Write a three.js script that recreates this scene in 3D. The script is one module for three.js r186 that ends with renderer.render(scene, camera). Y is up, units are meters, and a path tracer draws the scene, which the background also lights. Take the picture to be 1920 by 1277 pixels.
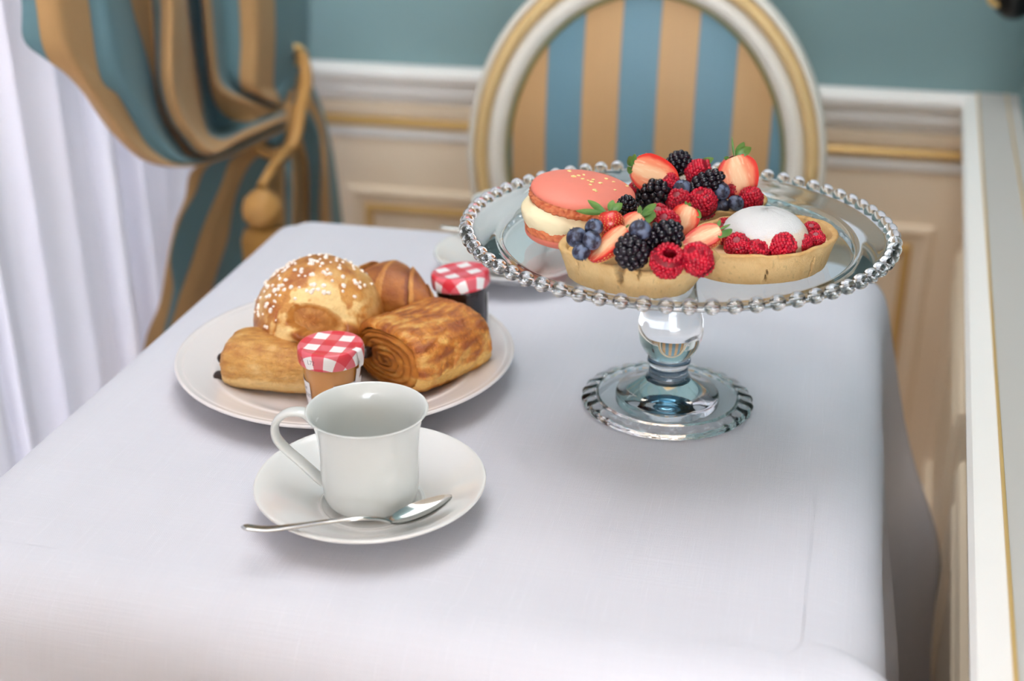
import * as THREE from 'three';
import { mergeGeometries, mergeVertices } from 'three/addons/utils/BufferGeometryUtils.js';
import { RectAreaLightUniformsLib } from 'three/addons/lights/RectAreaLightUniformsLib.js';
import { RoundedBoxGeometry } from 'three/addons/geometries/RoundedBoxGeometry.js';

// ------------------------------------------------------------------ camera, sky, exposure
RectAreaLightUniformsLib.init();
const scene = new THREE.Scene();
const camera = new THREE.PerspectiveCamera(30.186, 1920 / 1277, 0.05, 60);
camera.rotation.order = 'YXZ';
camera.position.set(0, 1.16, 0);
camera.rotation.set(THREE.MathUtils.degToRad(-24.234), THREE.MathUtils.degToRad(13.3), 0);
camera.focus = 0.80;
camera.userData.fStop = 4.2;
scene.add(camera);
const renderer = new THREE.WebGLRenderer({ antialias: true });
renderer.toneMapping = THREE.LinearToneMapping;
renderer.toneMappingExposure = 1.64;
renderer.shadowMap.enabled = true;
{ // bright, evenly overcast sky
  const W = 64, H = 32, d = new Float32Array(W * H * 4), k = 11;
  for (let j = 0; j < H; j++) for (let i = 0; i < W; i++) {
    const e = (j + 0.5) / H * 2 - 1, up = Math.max(0, e);            // -1 below .. 1 zenith
    const b = k * (0.8 + 0.35 * up), o = (j * W + i) * 4;
    d[o] = b * 0.93; d[o + 1] = b * 0.975; d[o + 2] = b * 1.07; d[o + 3] = 1;
  }
  const t = new THREE.DataTexture(d, W, H, THREE.RGBAFormat, THREE.FloatType);
  t.mapping = THREE.EquirectangularReflectionMapping; t.magFilter = THREE.LinearFilter; t.needsUpdate = true;
  scene.background = t;
}

// ------------------------------------------------------------------ helpers
let seed = 7;
const rnd = () => { seed = (seed * 1664525 + 1013904223) >>> 0; return seed / 4294967296; };
const rr = (a, b) => a + (b - a) * rnd();
const V = (x, y, z) => new THREE.Vector3(x, y, z);
const clamp = (x, a = 0, b = 1) => Math.min(b, Math.max(a, x));
const sm = (a, b, x) => { const t = clamp((x - a) / (b - a)); return t * t * (3 - 2 * t); };
const mix = (a, b, t) => a + (b - a) * t;
const mix3 = (a, b, t) => [mix(a[0], b[0], t), mix(a[1], b[1], t), mix(a[2], b[2], t)];
function h3(x, y, z) { let n = Math.imul(x, 374761393) ^ Math.imul(y, 668265263) ^ Math.imul(z, 2147483647 - 1274126177); n = Math.imul(n ^ (n >>> 13), 1274126177); return ((n ^ (n >>> 16)) >>> 0) / 4294967296; }
function noise(x, y, z = 0) {
  const X = Math.floor(x), Y = Math.floor(y), Z = Math.floor(z), f = (t) => t * t * (3 - 2 * t);
  const u = f(x - X), v = f(y - Y), w = f(z - Z), l = mix;
  return l(l(l(h3(X, Y, Z), h3(X + 1, Y, Z), u), l(h3(X, Y + 1, Z), h3(X + 1, Y + 1, Z), u), v),
    l(l(h3(X, Y, Z + 1), h3(X + 1, Y, Z + 1), u), l(h3(X, Y + 1, Z + 1), h3(X + 1, Y + 1, Z + 1), u), v), w);
}
const fbm = (x, y, z = 0, o = 4) => { let s = 0, a = 0.5, t = 0; for (let i = 0; i < o; i++) { s += a * noise(x, y, z); t += a; a /= 2; x = x * 2 + 7.3; y = y * 2 + 3.1; z = z * 2 + 5.7; } return s / t; };
const lin = (hex) => { const c = new THREE.Color(hex); return [c.r, c.g, c.b]; };

const taken = {};
const numbered = (n) => { const k = (taken[n] = (taken[n] ?? -1) + 1); return k ? `${n}_${String(k).padStart(3, '0')}` : n; };
const shade = (m) => { m.castShadow = m.receiveShadow = true; return m; };
function tag(o, label, category, group) { o.userData.label = label; o.userData.category = category; if (group) o.userData.group = group; return o; }
function thing(name, label, category, pos, group, ry = 0) {
  const o = new THREE.Group(); o.name = numbered(name); o.position.set(...pos); o.rotation.y = ry; scene.add(o);
  return tag(o, label, category, group);
}
function part(name, geo, mat, parent, label) {
  const m = shade(new THREE.Mesh(geo, mat)); m.name = name; parent.add(m); if (label) m.userData.label = label; return m;
}
function struct(name, geo, mat, parent = scene) {
  const m = shade(new THREE.Mesh(geo, mat)); m.name = name; parent.add(m); if (parent === scene) m.userData.kind = 'structure'; return m;
}
const merge = (list) => mergeGeometries(list.map((g) => { const n = g.index ? g.toNonIndexed() : g; for (const k of Object.keys(n.attributes)) if (!['position', 'normal', 'uv'].includes(k)) n.deleteAttribute(k); if (!n.attributes.uv) n.setAttribute('uv', new THREE.BufferAttribute(new Float32Array(n.attributes.position.count * 2), 2)); return n; }));
const mergeC = (list) => mergeGeometries(list.map((g) => (g.index ? g.toNonIndexed() : g)));
const box = (x0, x1, y0, y1, z0, z1) => new THREE.BoxGeometry(x1 - x0, y1 - y0, z1 - z0).translate((x0 + x1) / 2, (y0 + y1) / 2, (z0 + z1) / 2);
const rbox = (x0, x1, y0, y1, z0, z1, r) => new RoundedBoxGeometry(x1 - x0, y1 - y0, z1 - z0, 2, r).translate((x0 + x1) / 2, (y0 + y1) / 2, (z0 + z1) / 2);
// surface from a function: fn(u, v) -> { p, uv?, c? }; cu closes it in u
function grid(nu, nv, fn, cu = false) {
  const P = [], U = [], C = [], I = []; let col = false;
  for (let j = 0; j <= nv; j++) for (let i = 0; i <= nu; i++) {
    const r = fn(cu && i === nu ? 0 : i / nu, j / nv); P.push(...r.p); U.push(...(r.uv ?? [i / nu, j / nv]));
    if (r.c) { col = true; C.push(...r.c); }
  }
  const w = nu + 1;
  for (let j = 0; j < nv; j++) for (let i = 0; i < nu; i++) { const a = j * w + i, b = a + 1, c = a + w, d = c + 1; I.push(a, b, d, a, d, c); }
  const g = new THREE.BufferGeometry();
  g.setAttribute('position', new THREE.Float32BufferAttribute(P, 3)); g.setAttribute('uv', new THREE.Float32BufferAttribute(U, 2));
  if (col) g.setAttribute('color', new THREE.Float32BufferAttribute(C, 3));
  g.setIndex(I); g.computeVertexNormals();
  if (cu) { const n = g.attributes.normal, t = V(); for (let j = 0; j <= nv; j++) { const a = j * w, b = a + nu; t.set(n.getX(a) + n.getX(b), n.getY(a) + n.getY(b), n.getZ(a) + n.getZ(b)).normalize(); n.setXYZ(a, t.x, t.y, t.z); n.setXYZ(b, t.x, t.y, t.z); } }
  return g;
}
const lathe = (pts, seg = 96) => new THREE.LatheGeometry(pts.map((p) => new THREE.Vector2(p[0], p[1])), seg);
function smoothPts(pts, n) { return new THREE.CatmullRomCurve3(pts.map((p) => V(p[0], p[1], p[2] ?? 0)), false, 'centripetal').getPoints(n).map((p) => [p.x, p.y, p.z]); }
const tube = (pts, r, n = 40, m = 10, closed = false) => new THREE.TubeGeometry(new THREE.CatmullRomCurve3(pts.map((p) => V(...p)), closed, 'centripetal'), n, r, m, closed);
function tex(w, h, fn, srgb = true, rep = null) {                       // fn(x, y) -> [r, g, b] 0..1 (sRGB values when srgb)
  const d = new Uint8Array(w * h * 4);
  for (let y = 0; y < h; y++) for (let x = 0; x < w; x++) { const c = fn(x, y), o = (y * w + x) * 4; d[o] = 255 * clamp(c[0]); d[o + 1] = 255 * clamp(c[1]); d[o + 2] = 255 * clamp(c[2]); d[o + 3] = 255; }
  const t = new THREE.DataTexture(d, w, h); t.magFilter = THREE.LinearFilter; t.wrapS = t.wrapT = THREE.RepeatWrapping; if (srgb) t.colorSpace = THREE.SRGBColorSpace;
  if (rep) t.repeat.set(...rep); t.needsUpdate = true; return t;
}
const std = (color, roughness, o = {}) => new THREE.MeshPhysicalMaterial({ color, roughness, side: THREE.DoubleSide, ...o });
const glassM = (o = {}) => new THREE.MeshPhysicalMaterial({ color: 0xffffff, roughness: 0.0, transmission: 1, thickness: 0.01, ior: 1.5, ...o });

// directions as seen by the guest: R to the right, T towards the guest
const R = V(0.9732, 0, -0.2300), T = V(0.2300, 0, 0.9732), U = V(0, 1, 0);
const dir = (a, b, c) => V(0, 0, 0).addScaledVector(R, a).addScaledVector(U, b).addScaledVector(T, c).normalize();

// ------------------------------------------------------------------ materials
const plaster = tex(256, 256, (x, y) => { const n = 0.5 + 0.5 * fbm(x / 9, y / 9, 1, 4); return [n, n, n]; }, false, [4, 4]);
const teal = std('#829fa1', 0.85, { bumpMap: plaster, bumpScale: 0.0004 });
const ivory = std('#f9e6cb', 0.45), white = std('#f6f3ee', 0.4), ceilM = std('#f2f0ea', 0.9);
const gold = std('#e0bb78', 0.34, { metalness: 0.3 });
const wood = std('#ffffff', 0.4, { map: tex(512, 512, (x, y) => { const g = fbm(x / 40, y / 3, 3, 4), p = 0.85 + 0.25 * h3(Math.floor(x / 64), Math.floor((y + 97 * (Math.floor(x / 64) % 5)) / 256), 2); return [0.76 * p * (0.8 + 0.3 * g), 0.59 * p * (0.78 + 0.32 * g), 0.42 * p * (0.75 + 0.35 * g)]; }, true, [1, 1]) });
// linen: plain weave with slubs, 0.26 m to the tile
const N = 1024, TH = 340, slub = new Float32Array(N * N);
for (let k = 0; k < 260; k++) { const v = rnd() < 0.62, l = Math.floor(rr(20, 130)), x0 = Math.floor(rnd() * N), y0 = Math.floor(rnd() * N), w = rnd() < 0.35 ? 2 : 1; for (let i = 0; i < l; i++) for (let q = 0; q < w; q++) { const x = (x0 + (v ? q : i)) % N, y = (y0 + (v ? i : q)) % N; slub[y * N + x] = Math.max(slub[y * N + x], Math.sin(Math.PI * i / l)); } }
const jitter = Array.from({ length: TH * 2 }, () => rr(0.6, 1.15));
const weave = (x, y) => { const a = x / N * TH, b = y / N * TH, i = Math.floor(a), j = Math.floor(b), s = Math.sin(Math.PI * (a - i)), t = Math.sin(Math.PI * (b - j)); return ((i + j) & 1 ? s * jitter[i] : t * jitter[TH + j]) * 0.75 + 0.22 * slub[y * N + x]; };
const linenBump = tex(N, N, (x, y) => { const h = 0.72 * weave(x, y); return [h, h, h]; }, false);
const linenMap = tex(N, N, (x, y) => { const h = weave(x, y), k = 0.822 + 0.04 * h + 0.012 * slub[y * N + x]; return [k * 0.992, k * 0.990, k * 1.026]; }, true);
for (const t of [linenBump, linenMap]) t.repeat.set(1 / 0.26, 1 / 0.26);
const linen = std('#ffffff', 0.8, { map: linenMap, bumpMap: linenBump, bumpScale: 0.00035, sheen: 0.15, sheenRoughness: 0.6 });
const sheerM = std('#dedde5', 1, { transmission: 0.044, thickness: 0 });
const BLUE = [0.42, 0.57, 0.63], GOLD = [0.78, 0.62, 0.425];
const satin = (s, w, hh) => tex(256, 64, (x, y) => { const u = x / 256 * 2, k = 1 + 0.035 * (h3(x, 0, 4) - 0.5) + 0.03 * (h3(x, y, 9) - 0.5) + s * Math.cos(x * 0.9), e = Math.abs(u - Math.round(u)) < 0.02 ? 0.93 : 1, c = u < 1 ? BLUE : GOLD; return c.map((q) => q * k * e); });
const chairCloth = std('#ffffff', 0.5, { map: satin(0.02), sheen: 0.3, sheenRoughness: 0.4 });
const drapeCloth = std('#f2ece2', 0.88, { transmission: 0.16, thickness: 0, map: satin(0.01), sheen: 0.3, sheenRoughness: 0.4 });
const cordM = std('#b9894a', 0.6, { bumpMap: tex(64, 64, (x, y) => { const n = 0.5 + 0.5 * Math.sin((x + y) / 64 * Math.PI * 8); return [n, n, n]; }, false), bumpScale: 0.001 });
const fringeM = std('#b5823c', 0.6, { bumpMap: tex(256, 8, (x) => { const n = 0.5 + 0.5 * Math.sin(x / 256 * Math.PI * 2 * 60); return [n, n, n]; }, false), bumpScale: 0.002 });
const china = std('#e2e1de', 0.16, { clearcoat: 0.5, clearcoatRoughness: 0.05 });
const chinaPlate = std('#e4dedd', 0.18, { clearcoat: 0.4, clearcoatRoughness: 0.06 });
const chinaCup = std('#d3d6d3', 0.16, { clearcoat: 0.4, clearcoatRoughness: 0.05 });
const steel = std('#c9c9c6', 0.13, { metalness: 1 });
const crystal = glassM({ attenuationColor: new THREE.Color('#e6f0f4'), attenuationDistance: 0.3 });
const crystalPlate = glassM({ thickness: 0, ior: 1.6, color: '#f7fbfc' });
const vc = (roughness, o = {}) => std('#ffffff', roughness, { vertexColors: true, ...o });

// ------------------------------------------------------------------ room shell
const floorY = 0, XL = -0.86, ZB = -1.85, XF = 3.6, ZF = 6.0, HC = 2.8;
{ const g = new THREE.BoxGeometry(XF - XL + 0.4, 0.06, ZF - ZB + 0.4).translate((XF + XL) / 2, -0.03, (ZF + ZB) / 2); const u = g.attributes.uv, p = g.attributes.position; for (let i = 0; i < u.count; i++) u.setXY(i, p.getX(i) / 0.8, p.getZ(i) / 0.8); struct('floor', g, wood); }
struct('ceiling', box(XL - 0.2, XF + 0.2, HC, HC + 0.1, ZB - 0.2, ZF + 0.2), ceilM);
struct('wall_back', box(XL - 0.15, XF + 0.15, 0, HC, ZB - 0.15, ZB), teal);
struct('wall_far_right', box(XF, XF + 0.15, 0, HC, ZB, ZF), ceilM);
function wallX(x0, x1, z0, z1, holes) { // wall along z with openings
  const out = []; let z = z0;
  for (const [a, b, lo, hi] of holes) { out.push(box(x0, x1, 0, HC, z, a)); if (lo > 0) out.push(box(x0, x1, 0, lo, a, b)); out.push(box(x0, x1, hi, HC, a, b)); z = b; }
  out.push(box(x0, x1, 0, HC, z, z1)); return merge(out);
}
const leftHoles = [[-1.70, -0.78, 0.2, 2.6]];
struct('wall_left', wallX(XL - 0.15, XL, ZB, ZF, leftHoles), white);
const frontHole = [-0.75, 3.4, 0.1, 2.6];
struct('wall_front', merge([box(XL - 0.15, frontHole[0], 0, HC, ZF, ZF + 0.15), box(frontHole[1], XF + 0.15, 0, HC, ZF, ZF + 0.15), box(frontHole[0], frontHole[1], 0, frontHole[2], ZF, ZF + 0.15), box(frontHole[0], frontHole[1], frontHole[3], HC, ZF, ZF + 0.15)]), ceilM);
const pane = new THREE.MeshPhysicalMaterial({ color: 0xffffff, roughness: 0, transmission: 1, thickness: 0, ior: 1.45 });
function windowUnit(n, alongZ, c, a, b, lo, hi) {
  const g = new THREE.Group(); g.name = `window_${n}`; g.userData.kind = 'structure'; scene.add(g);
  const at = (p0, p1, y0, y1, t = 0.03) => (alongZ ? box(c - t, c + t, y0, y1, p0, p1) : box(p0, p1, y0, y1, c - t, c + t));
  const m = (a + b) / 2, q = 0.045;
  part('window_frame', merge([at(a, a + q, lo, hi), at(b - q, b, lo, hi), at(a, b, lo, lo + q), at(a, b, hi - q, hi), at(m - q / 2, m + q / 2, lo, hi)]), white, g);
  part('pane', at(a + q, m - q / 2, lo + q, hi - q, 0.002), pane, g); part('pane', at(m + q / 2, b - q, lo + q, hi - q, 0.002), pane, g);
}
windowUnit(1, true, XL - 0.08, ...leftHoles[0]); windowUnit(2, false, ZF + 0.08, ...frontHole);
struct('ground', new THREE.BoxGeometry(40, 0.1, 40).translate(0, -0.15, 0), std('#b9b6ae', 0.95));

// broad luminous ceiling panel over the table
{
  const t = thing('ceiling_light', 'broad frosted ceiling light panel above the table, out of the picture', 'lamp', [0.26, HC - 0.07, -0.97]);
  part('housing', rbox(-1.08, 1.08, 0.005, 0.069, -0.87, 0.87, 0.01), white, t);
  part('diffuser', rbox(-1.05, 1.05, -0.012, 0.004, -0.85, 0.85, 0.005), std('#ffffff', 0.6, { emissive: '#fffaf6', emissiveIntensity: 0.8 }), t);
  const l = new THREE.RectAreaLight('#fbfbff', 2.0, 2.06, 1.66); l.position.set(0.26, HC - 0.09, -0.97); l.lookAt(0.26, 0, -0.97); scene.add(l);
}

// panelled dado: boards, chair rail, gilded beads. Profiles are [out from the wall, height]
const railP = [[0, 0.694], [0.006, 0.694], [0.008, 0.699], [0.014, 0.703], [0.018, 0.710], [0.018, 0.722], [0.021, 0.726], [0.029, 0.734], [0.030, 0.742], [0.027, 0.747], [0.012, 0.752], [0, 0.752]];
const fasciaP = [[0, 0.672], [0.006, 0.674], [0.009, 0.69], [0, 0.694]], stripP = [[0, 0.634], [0.005, 0.635], [0.0075, 0.641], [0.0075, 0.648], [0.004, 0.651], [0, 0.651]];
const beadP = Array.from({ length: 9 }, (_, i) => { const a = -Math.PI / 2 + Math.PI * i / 8; return [0.004 + 0.008 * Math.cos(a), 0.662 + 0.0075 * Math.sin(a)]; });
function run(prof, x0, x1, off = 0) { // profile swept along x, facing +z, starting at z = off
  const s = new THREE.Shape(prof.map((p) => new THREE.Vector2(p[0], p[1])));
  return new THREE.ExtrudeGeometry(s, { depth: x1 - x0, bevelEnabled: false }).applyMatrix4(new THREE.Matrix4().set(0, 0, -1, x1, 0, 1, 0, 0, 1, 0, 0, off, 0, 0, 0, 1));
}
// rect frame moulding in the xy plane facing +z; prof is [inset, out]
function frameGeo(x0, x1, y0, y1, prof) {
  const n = prof.length, P = [], I = [];
  const cs = [[x0, y0, 1, 1], [x1, y0, -1, 1], [x1, y1, -1, -1], [x0, y1, 1, -1]];
  for (let k = 0; k < 4; k++) { const a = cs[k], b = cs[(k + 1) % 4], o = P.length / 3; for (const c of [a, b]) for (const p of prof) P.push(c[0] + c[2] * p[0], c[1] + c[3] * p[0], p[1]); for (let i = 0; i < n - 1; i++) I.push(o + i, o + n + i, o + n + i + 1, o + i, o + n + i + 1, o + i + 1); }
  let g = new THREE.BufferGeometry(); g.setAttribute('position', new THREE.Float32BufferAttribute(P, 3)); g.setIndex(I); g = g.toNonIndexed(); g.computeVertexNormals(); return g;
}
const frameP = [[0, 0], [0.003, 0.006], [0.010, 0.009], [0.016, 0.006], [0.020, 0.003], [0.026, 0.003], [0.026, 0]];
const innerBeadP = Array.from({ length: 8 }, (_, i) => { const a = Math.PI * (1 - i / 7); return [0.036 + 0.0065 * Math.cos(a), 0.009 * Math.sin(a)]; });
const dimmedLedgeM = std('#c9c5bf', 0.45);  // white rail paint greyed here, standing in for weaker light on the right ledge
function dado(name, len, panels, parentMatrix, deep = 0) {
  const field = ivory;
  const g = new THREE.Group(); g.name = name; g.userData.kind = 'structure'; scene.add(g); g.applyMatrix4(parentMatrix);
  part('board', box(0, len, 0, 0.694, -0.002 - deep, 0.004), field, g);
  if (deep) { part('ledge', rbox(0, len, 0.735, 0.7525, -deep, 0.014, 0.002), dimmedLedgeM, g); for (const z of [0.012, -deep * 0.62]) part('gilded_line', rbox(0, len, 0.7515, 0.7538, z - 0.0012, z + 0.0012, 0.0008), gold, g); }
  part('baseboard', rbox(0, len, 0, 0.12, -0.002, 0.02, 0.005), white, g);
  part('chair_rail', run(railP, 0, len, 0.002), white, g);
  part('rail_fascia', run(fasciaP, 0, len, 0.003), ivory, g);
  part('gilded_bead', run(beadP, 0, len, 0.003), gold, g);
  part('lower_strip', run(stripP, 0, len, 0.003), white, g);
  for (const [a, b] of panels) { part('panel_moulding', frameGeo(a, b, 0.2, 0.555, frameP).translate(0, 0, 0.004), field, g); part('panel_bead', frameGeo(a, b, 0.2, 0.555, innerBeadP).translate(0, 0, 0.004), deep ? field : gold, g); }
  return g;
}
dado('dado_back', 1.15, [[0.15, 0.52], [0.60, 1.06]], new THREE.Matrix4().makeTranslation(XL, 0, ZB));
// the short side wall at the right, running towards the guest
const CX = 0.284, PL = 1.38, PA = THREE.MathUtils.degToRad(4.5);
const pier = new THREE.Matrix4().makeTranslation(CX, 0, ZB).multiply(new THREE.Matrix4().makeRotationY(-Math.PI / 2 - PA));
{ const g = box(0, PL, 0, HC, -0.16, 0); g.applyMatrix4(pier); struct('wall_right', g, teal); }
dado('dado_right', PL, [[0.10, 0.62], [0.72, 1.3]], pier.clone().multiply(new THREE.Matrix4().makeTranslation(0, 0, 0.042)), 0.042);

// ------------------------------------------------------------------ table and cloth
const TX0 = -0.470, TX1 = 0.031, TZ0 = -1.120, TZ1 = -0.541, TY = 0.75, TCX = (TX0 + TX1) / 2, TCZ = (TZ0 + TZ1) / 2;
{
  const t = thing('pedestal_table', 'small square pedestal table hidden under the white tablecloth', 'table', [TCX, 0, TCZ]);
  const dark = std('#5a3d28', 0.5), hx = (TX1 - TX0) / 2 - 0.006, hz = (TZ1 - TZ0) / 2 - 0.006;
  part('table_top', rbox(-hx, hx, 0.715, 0.744, -hz, hz, 0.006), dark, t);
  part('column', lathe([[0, 0.03], [0.05, 0.03], [0.035, 0.1], [0.03, 0.4], [0.04, 0.66], [0.07, 0.714], [0, 0.714]], 40), dark, t);
  part('base', lathe([[0, 0], [0.2, 0], [0.2, 0.012], [0.12, 0.03], [0, 0.031]], 48), dark, t);
}
{ // cloth: flat top, soft roll over the edge, flaring hang with corner folds
  const hx = (TX1 - TX0) / 2, hz = (TZ1 - TZ0) / 2, rc = 0.012, per = [];
  const corner = (cx, cz, a0) => { for (let i = 0; i <= 10; i++) { const a = a0 + Math.PI / 2 * i / 10; per.push([cx + rc * Math.cos(a), cz + rc * Math.sin(a), Math.cos(a), Math.sin(a)]); } };
  const edge = (n) => { const a = per[per.length - 1]; return a && n; };
  const side = (x0, z0, x1, z1, nx, nz, n) => { for (let i = 1; i < n; i++) per.push([mix(x0, x1, i / n), mix(z0, z1, i / n), nx, nz]); };
  corner(hx - rc, hz - rc, 0); side(hx - rc, hz, -hx + rc, hz, 0, 1, 70);
  corner(-hx + rc, hz - rc, Math.PI / 2); side(-hx, hz - rc, -hx, -hz + rc, -1, 0, 70);
  corner(-hx + rc, -hz + rc, Math.PI); side(-hx + rc, -hz, hx - rc, -hz, 0, -1, 70);
  corner(hx - rc, -hz + rc, Math.PI * 1.5); side(hx, -hz + rc, hx, hz - rc, 1, 0, 70);
  const n = per.length; void edge;
  const g = (x, s) => Math.exp(-(x * x) / (2 * s * s));
  const cornerW = (x, z) => Math.max(0, 1 - Math.hypot(Math.abs(x) - hx, Math.abs(z) - hz) / 0.11);
  const rows = [0, 0.25, 0.5, 0.7, 0.82, 0.9, 0.96, 1], drop = []; for (let i = 1; i <= 44; i++) drop.push(Math.pow(i / 44, 1.45));
  const nv = rows.length - 1 + drop.length;
  const geo = grid(n, nv, (u, v) => {
    const k = Math.round(u * n) % n, j = Math.round(v * nv), [px, pz, nx, nz] = per[k];
    const kx = 1 - 0.035 * pz / hz;
    if (j < rows.length) { const s = rows[j]; return { p: [px * s * kx, 0, pz * s], uv: [px * s, pz * s] }; }
    const w = cornerW(px, pz), front = sm(-0.02, 0.02, nz), right = Math.max(0, nx), left = Math.max(0, -nx), back = Math.max(0, -nz);
    const L = 0.018 + 0.06 * front + 0.022 * right, len = (0.5 * Math.max(front, right) + 0.42 * left * (1 - front) + 0.20 * back * back * (1 - Math.max(right, left)));
    const backRight = px > 0 && pz < 0 ? w : 0, frontLeft = px < 0 && pz > 0 ? w : 0;
    const H = Math.max(0.2, len), d = H * drop[j - rows.length], phiMax = mix(1.52, backRight > 0 ? 1.32 : frontLeft > 0 ? 1.26 : 1.42, w * w * (3 - 2 * w)) - 0.06 * front * (1 - w);
    let o = 0, y = 0; const m = 24; for (let i = 0; i < m; i++) { const q = (i + 0.5) / m * d, ph = phiMax * sm(0, 1, Math.min(1, (q + 0.002) / L) * 0.92 + 0.08 * (q > L ? 1 : 0)); o += Math.cos(ph) * d / m; y -= Math.sin(ph) * d / m; }
    const along = Math.abs(nx) > 0.5 ? pz : px, f = sm(0.04, 0.3, d);
    o += f * (0.014 * Math.sin(along * 31 + (nx > 0 ? 1.1 : nz > 0 ? 0.3 : 2)) + 0.008 * Math.sin(along * 57 + 2)) * (1 - w);
    o += 0.02 * backRight * g(d - 0.32, 0.06) + 0.0 * frontLeft;
    return { p: [px * kx + nx * o, y, pz + nz * o], uv: [px + nx * d, pz + nz * d] };
  }, true);
  { const u = geo.attributes.uv, p = geo.attributes.position; for (let i = 0; i < u.count; i++) if (p.getY(i) > -1e-6) u.setXY(i, p.getX(i), p.getZ(i)); }
  { const p = geo.attributes.position; for (let i = 0; i < p.count; i++) { const x = p.getX(i), z = p.getZ(i); if (p.getY(i) > -1e-6) p.setY(i, 0.0000); else { void x; void z; } } geo.computeVertexNormals(); }
  const m = shade(new THREE.Mesh(geo, linen)); m.name = numbered('tablecloth'); m.position.set(TCX, TY, TCZ); scene.add(m);
  tag(m, 'white linen tablecloth draped over the square table to below its edges', 'tablecloth');
}

// ------------------------------------------------------------------ medallion chair behind the table
{
  const cx = -0.187, cz = -1.47, t = thing('medallion_chair', 'oval-backed white and gilded chair with blue and gold striped cloth behind the table', 'chair', [cx, 0, cz]);
  const oy = 0.728, a = 0.216, b = 0.250, NS = 120;
  const cream = std('#e9e4d8', 0.38), leaf = std('#eccb90', 0.36, { metalness: 0.15, bumpMap: tex(128, 128, (x, y) => { const n = fbm(x / 8, y / 8, 5, 3); return [n, n, n]; }, false, [12, 1]), bumpScale: 0.0012 });
  // ring swept round an oval: prof = [inward from the outer edge, forward]
  const ring = (prof) => grid(NS, prof.length - 1, (u, v) => { const p = prof[Math.round(v * (prof.length - 1))], th = u * Math.PI * 2, c = Math.cos(th), s = Math.sin(th); return { p: [(a - p[0]) * c, oy + (b - p[0]) * s, p[1]], uv: [u, v] }; }, true);
  const arc = (x0, x1, y, h, n = 8) => Array.from({ length: n + 1 }, (_, i) => [mix(x0, x1, i / n), y + h * Math.sin(Math.PI * i / n)]);
  part('back_frame', ring([[0.0, -0.02], [0.0, 0.004], ...arc(0.001, 0.0085, 0.006, 0.004), [0.0095, -0.02], [0, -0.02]]), cream, t);
  part('gilded_band', ring([[0.0085, -0.015], ...arc(0.0085, 0.0245, 0.004, 0.009), [0.0245, -0.015]]), leaf, t);
  part('inner_frame', ring([[0.0245, -0.02], ...arc(0.0245, 0.0455, 0.003, 0.006), [0.0475, -0.006], [0.0475, -0.02], [0.0245, -0.02]]), cream, t);
  part('cording', ring(arc(0.0455, 0.0525, -0.006, 0.006)), std('#8f8a5a', 0.5), t);
  const ai = a - 0.05, bi = b - 0.05, pad = (front) => grid(64, 24, (u, v) => { const th = u * Math.PI * 2, r = v, x = ai * r * Math.cos(th), y = bi * r * Math.sin(th), d = front ? 0.026 * (1 - Math.pow(r, 2.6)) - 0.006 : -0.022; return { p: [x, oy + y, d], uv: [(x + cx + 0.304) / 0.0885, y / 0.09] }; }, true);
  part('back_cushion', pad(true), chairCloth, t); part('back_lining', pad(false), chairCloth, t);
  for (const s of [-1, 1]) part('stile', tube([[s * 0.13, oy - b * 0.78, -0.008], [s * 0.15, 0.5, -0.006], [s * 0.17, 0.44, 0.0]], 0.014, 12, 10), cream, t);
  part('seat_frame', rbox(-0.215, 0.215, 0.385, 0.435, 0.005, 0.40, 0.014), cream, t);
  part('seat_cushion', grid(40, 40, (u, v) => { const x = (u - 0.5) * 0.41, z = 0.012 + v * 0.38, e = Math.pow(Math.max(0, 1 - Math.pow(Math.abs(2 * u - 1), 4)), 0.5) * Math.pow(Math.max(0, 1 - Math.pow(Math.abs(2 * v - 1), 4)), 0.5); return { p: [x, 0.43 + 0.045 * e, z], uv: [(x + cx + 0.304) / 0.0885, z / 0.09] }; }), chairCloth, t);
  const leg = lathe([[0, 0], [0.011, 0], [0.013, 0.02], [0.012, 0.05], [0.02, 0.33], [0.024, 0.35], [0.018, 0.37], [0.024, 0.39], [0, 0.39]], 24);
  for (const [x, z] of [[-0.18, 0.37], [0.18, 0.37], [-0.18, 0.03], [0.18, 0.03]]) { const l = part('leg', leg, cream, t); l.position.set(x, 0, z); }
  const near = t.clone(); near.name = numbered('medallion_chair'); near.position.set(-0.235, 0, 0.035); near.rotation.y = Math.PI; scene.add(near);  // added unseen copy of the chair, placed to shade the front of the cloth
  tag(near, 'added copy of the oval-backed chair, unseen on the near side, shading the cloth front', 'chair');
}

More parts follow.
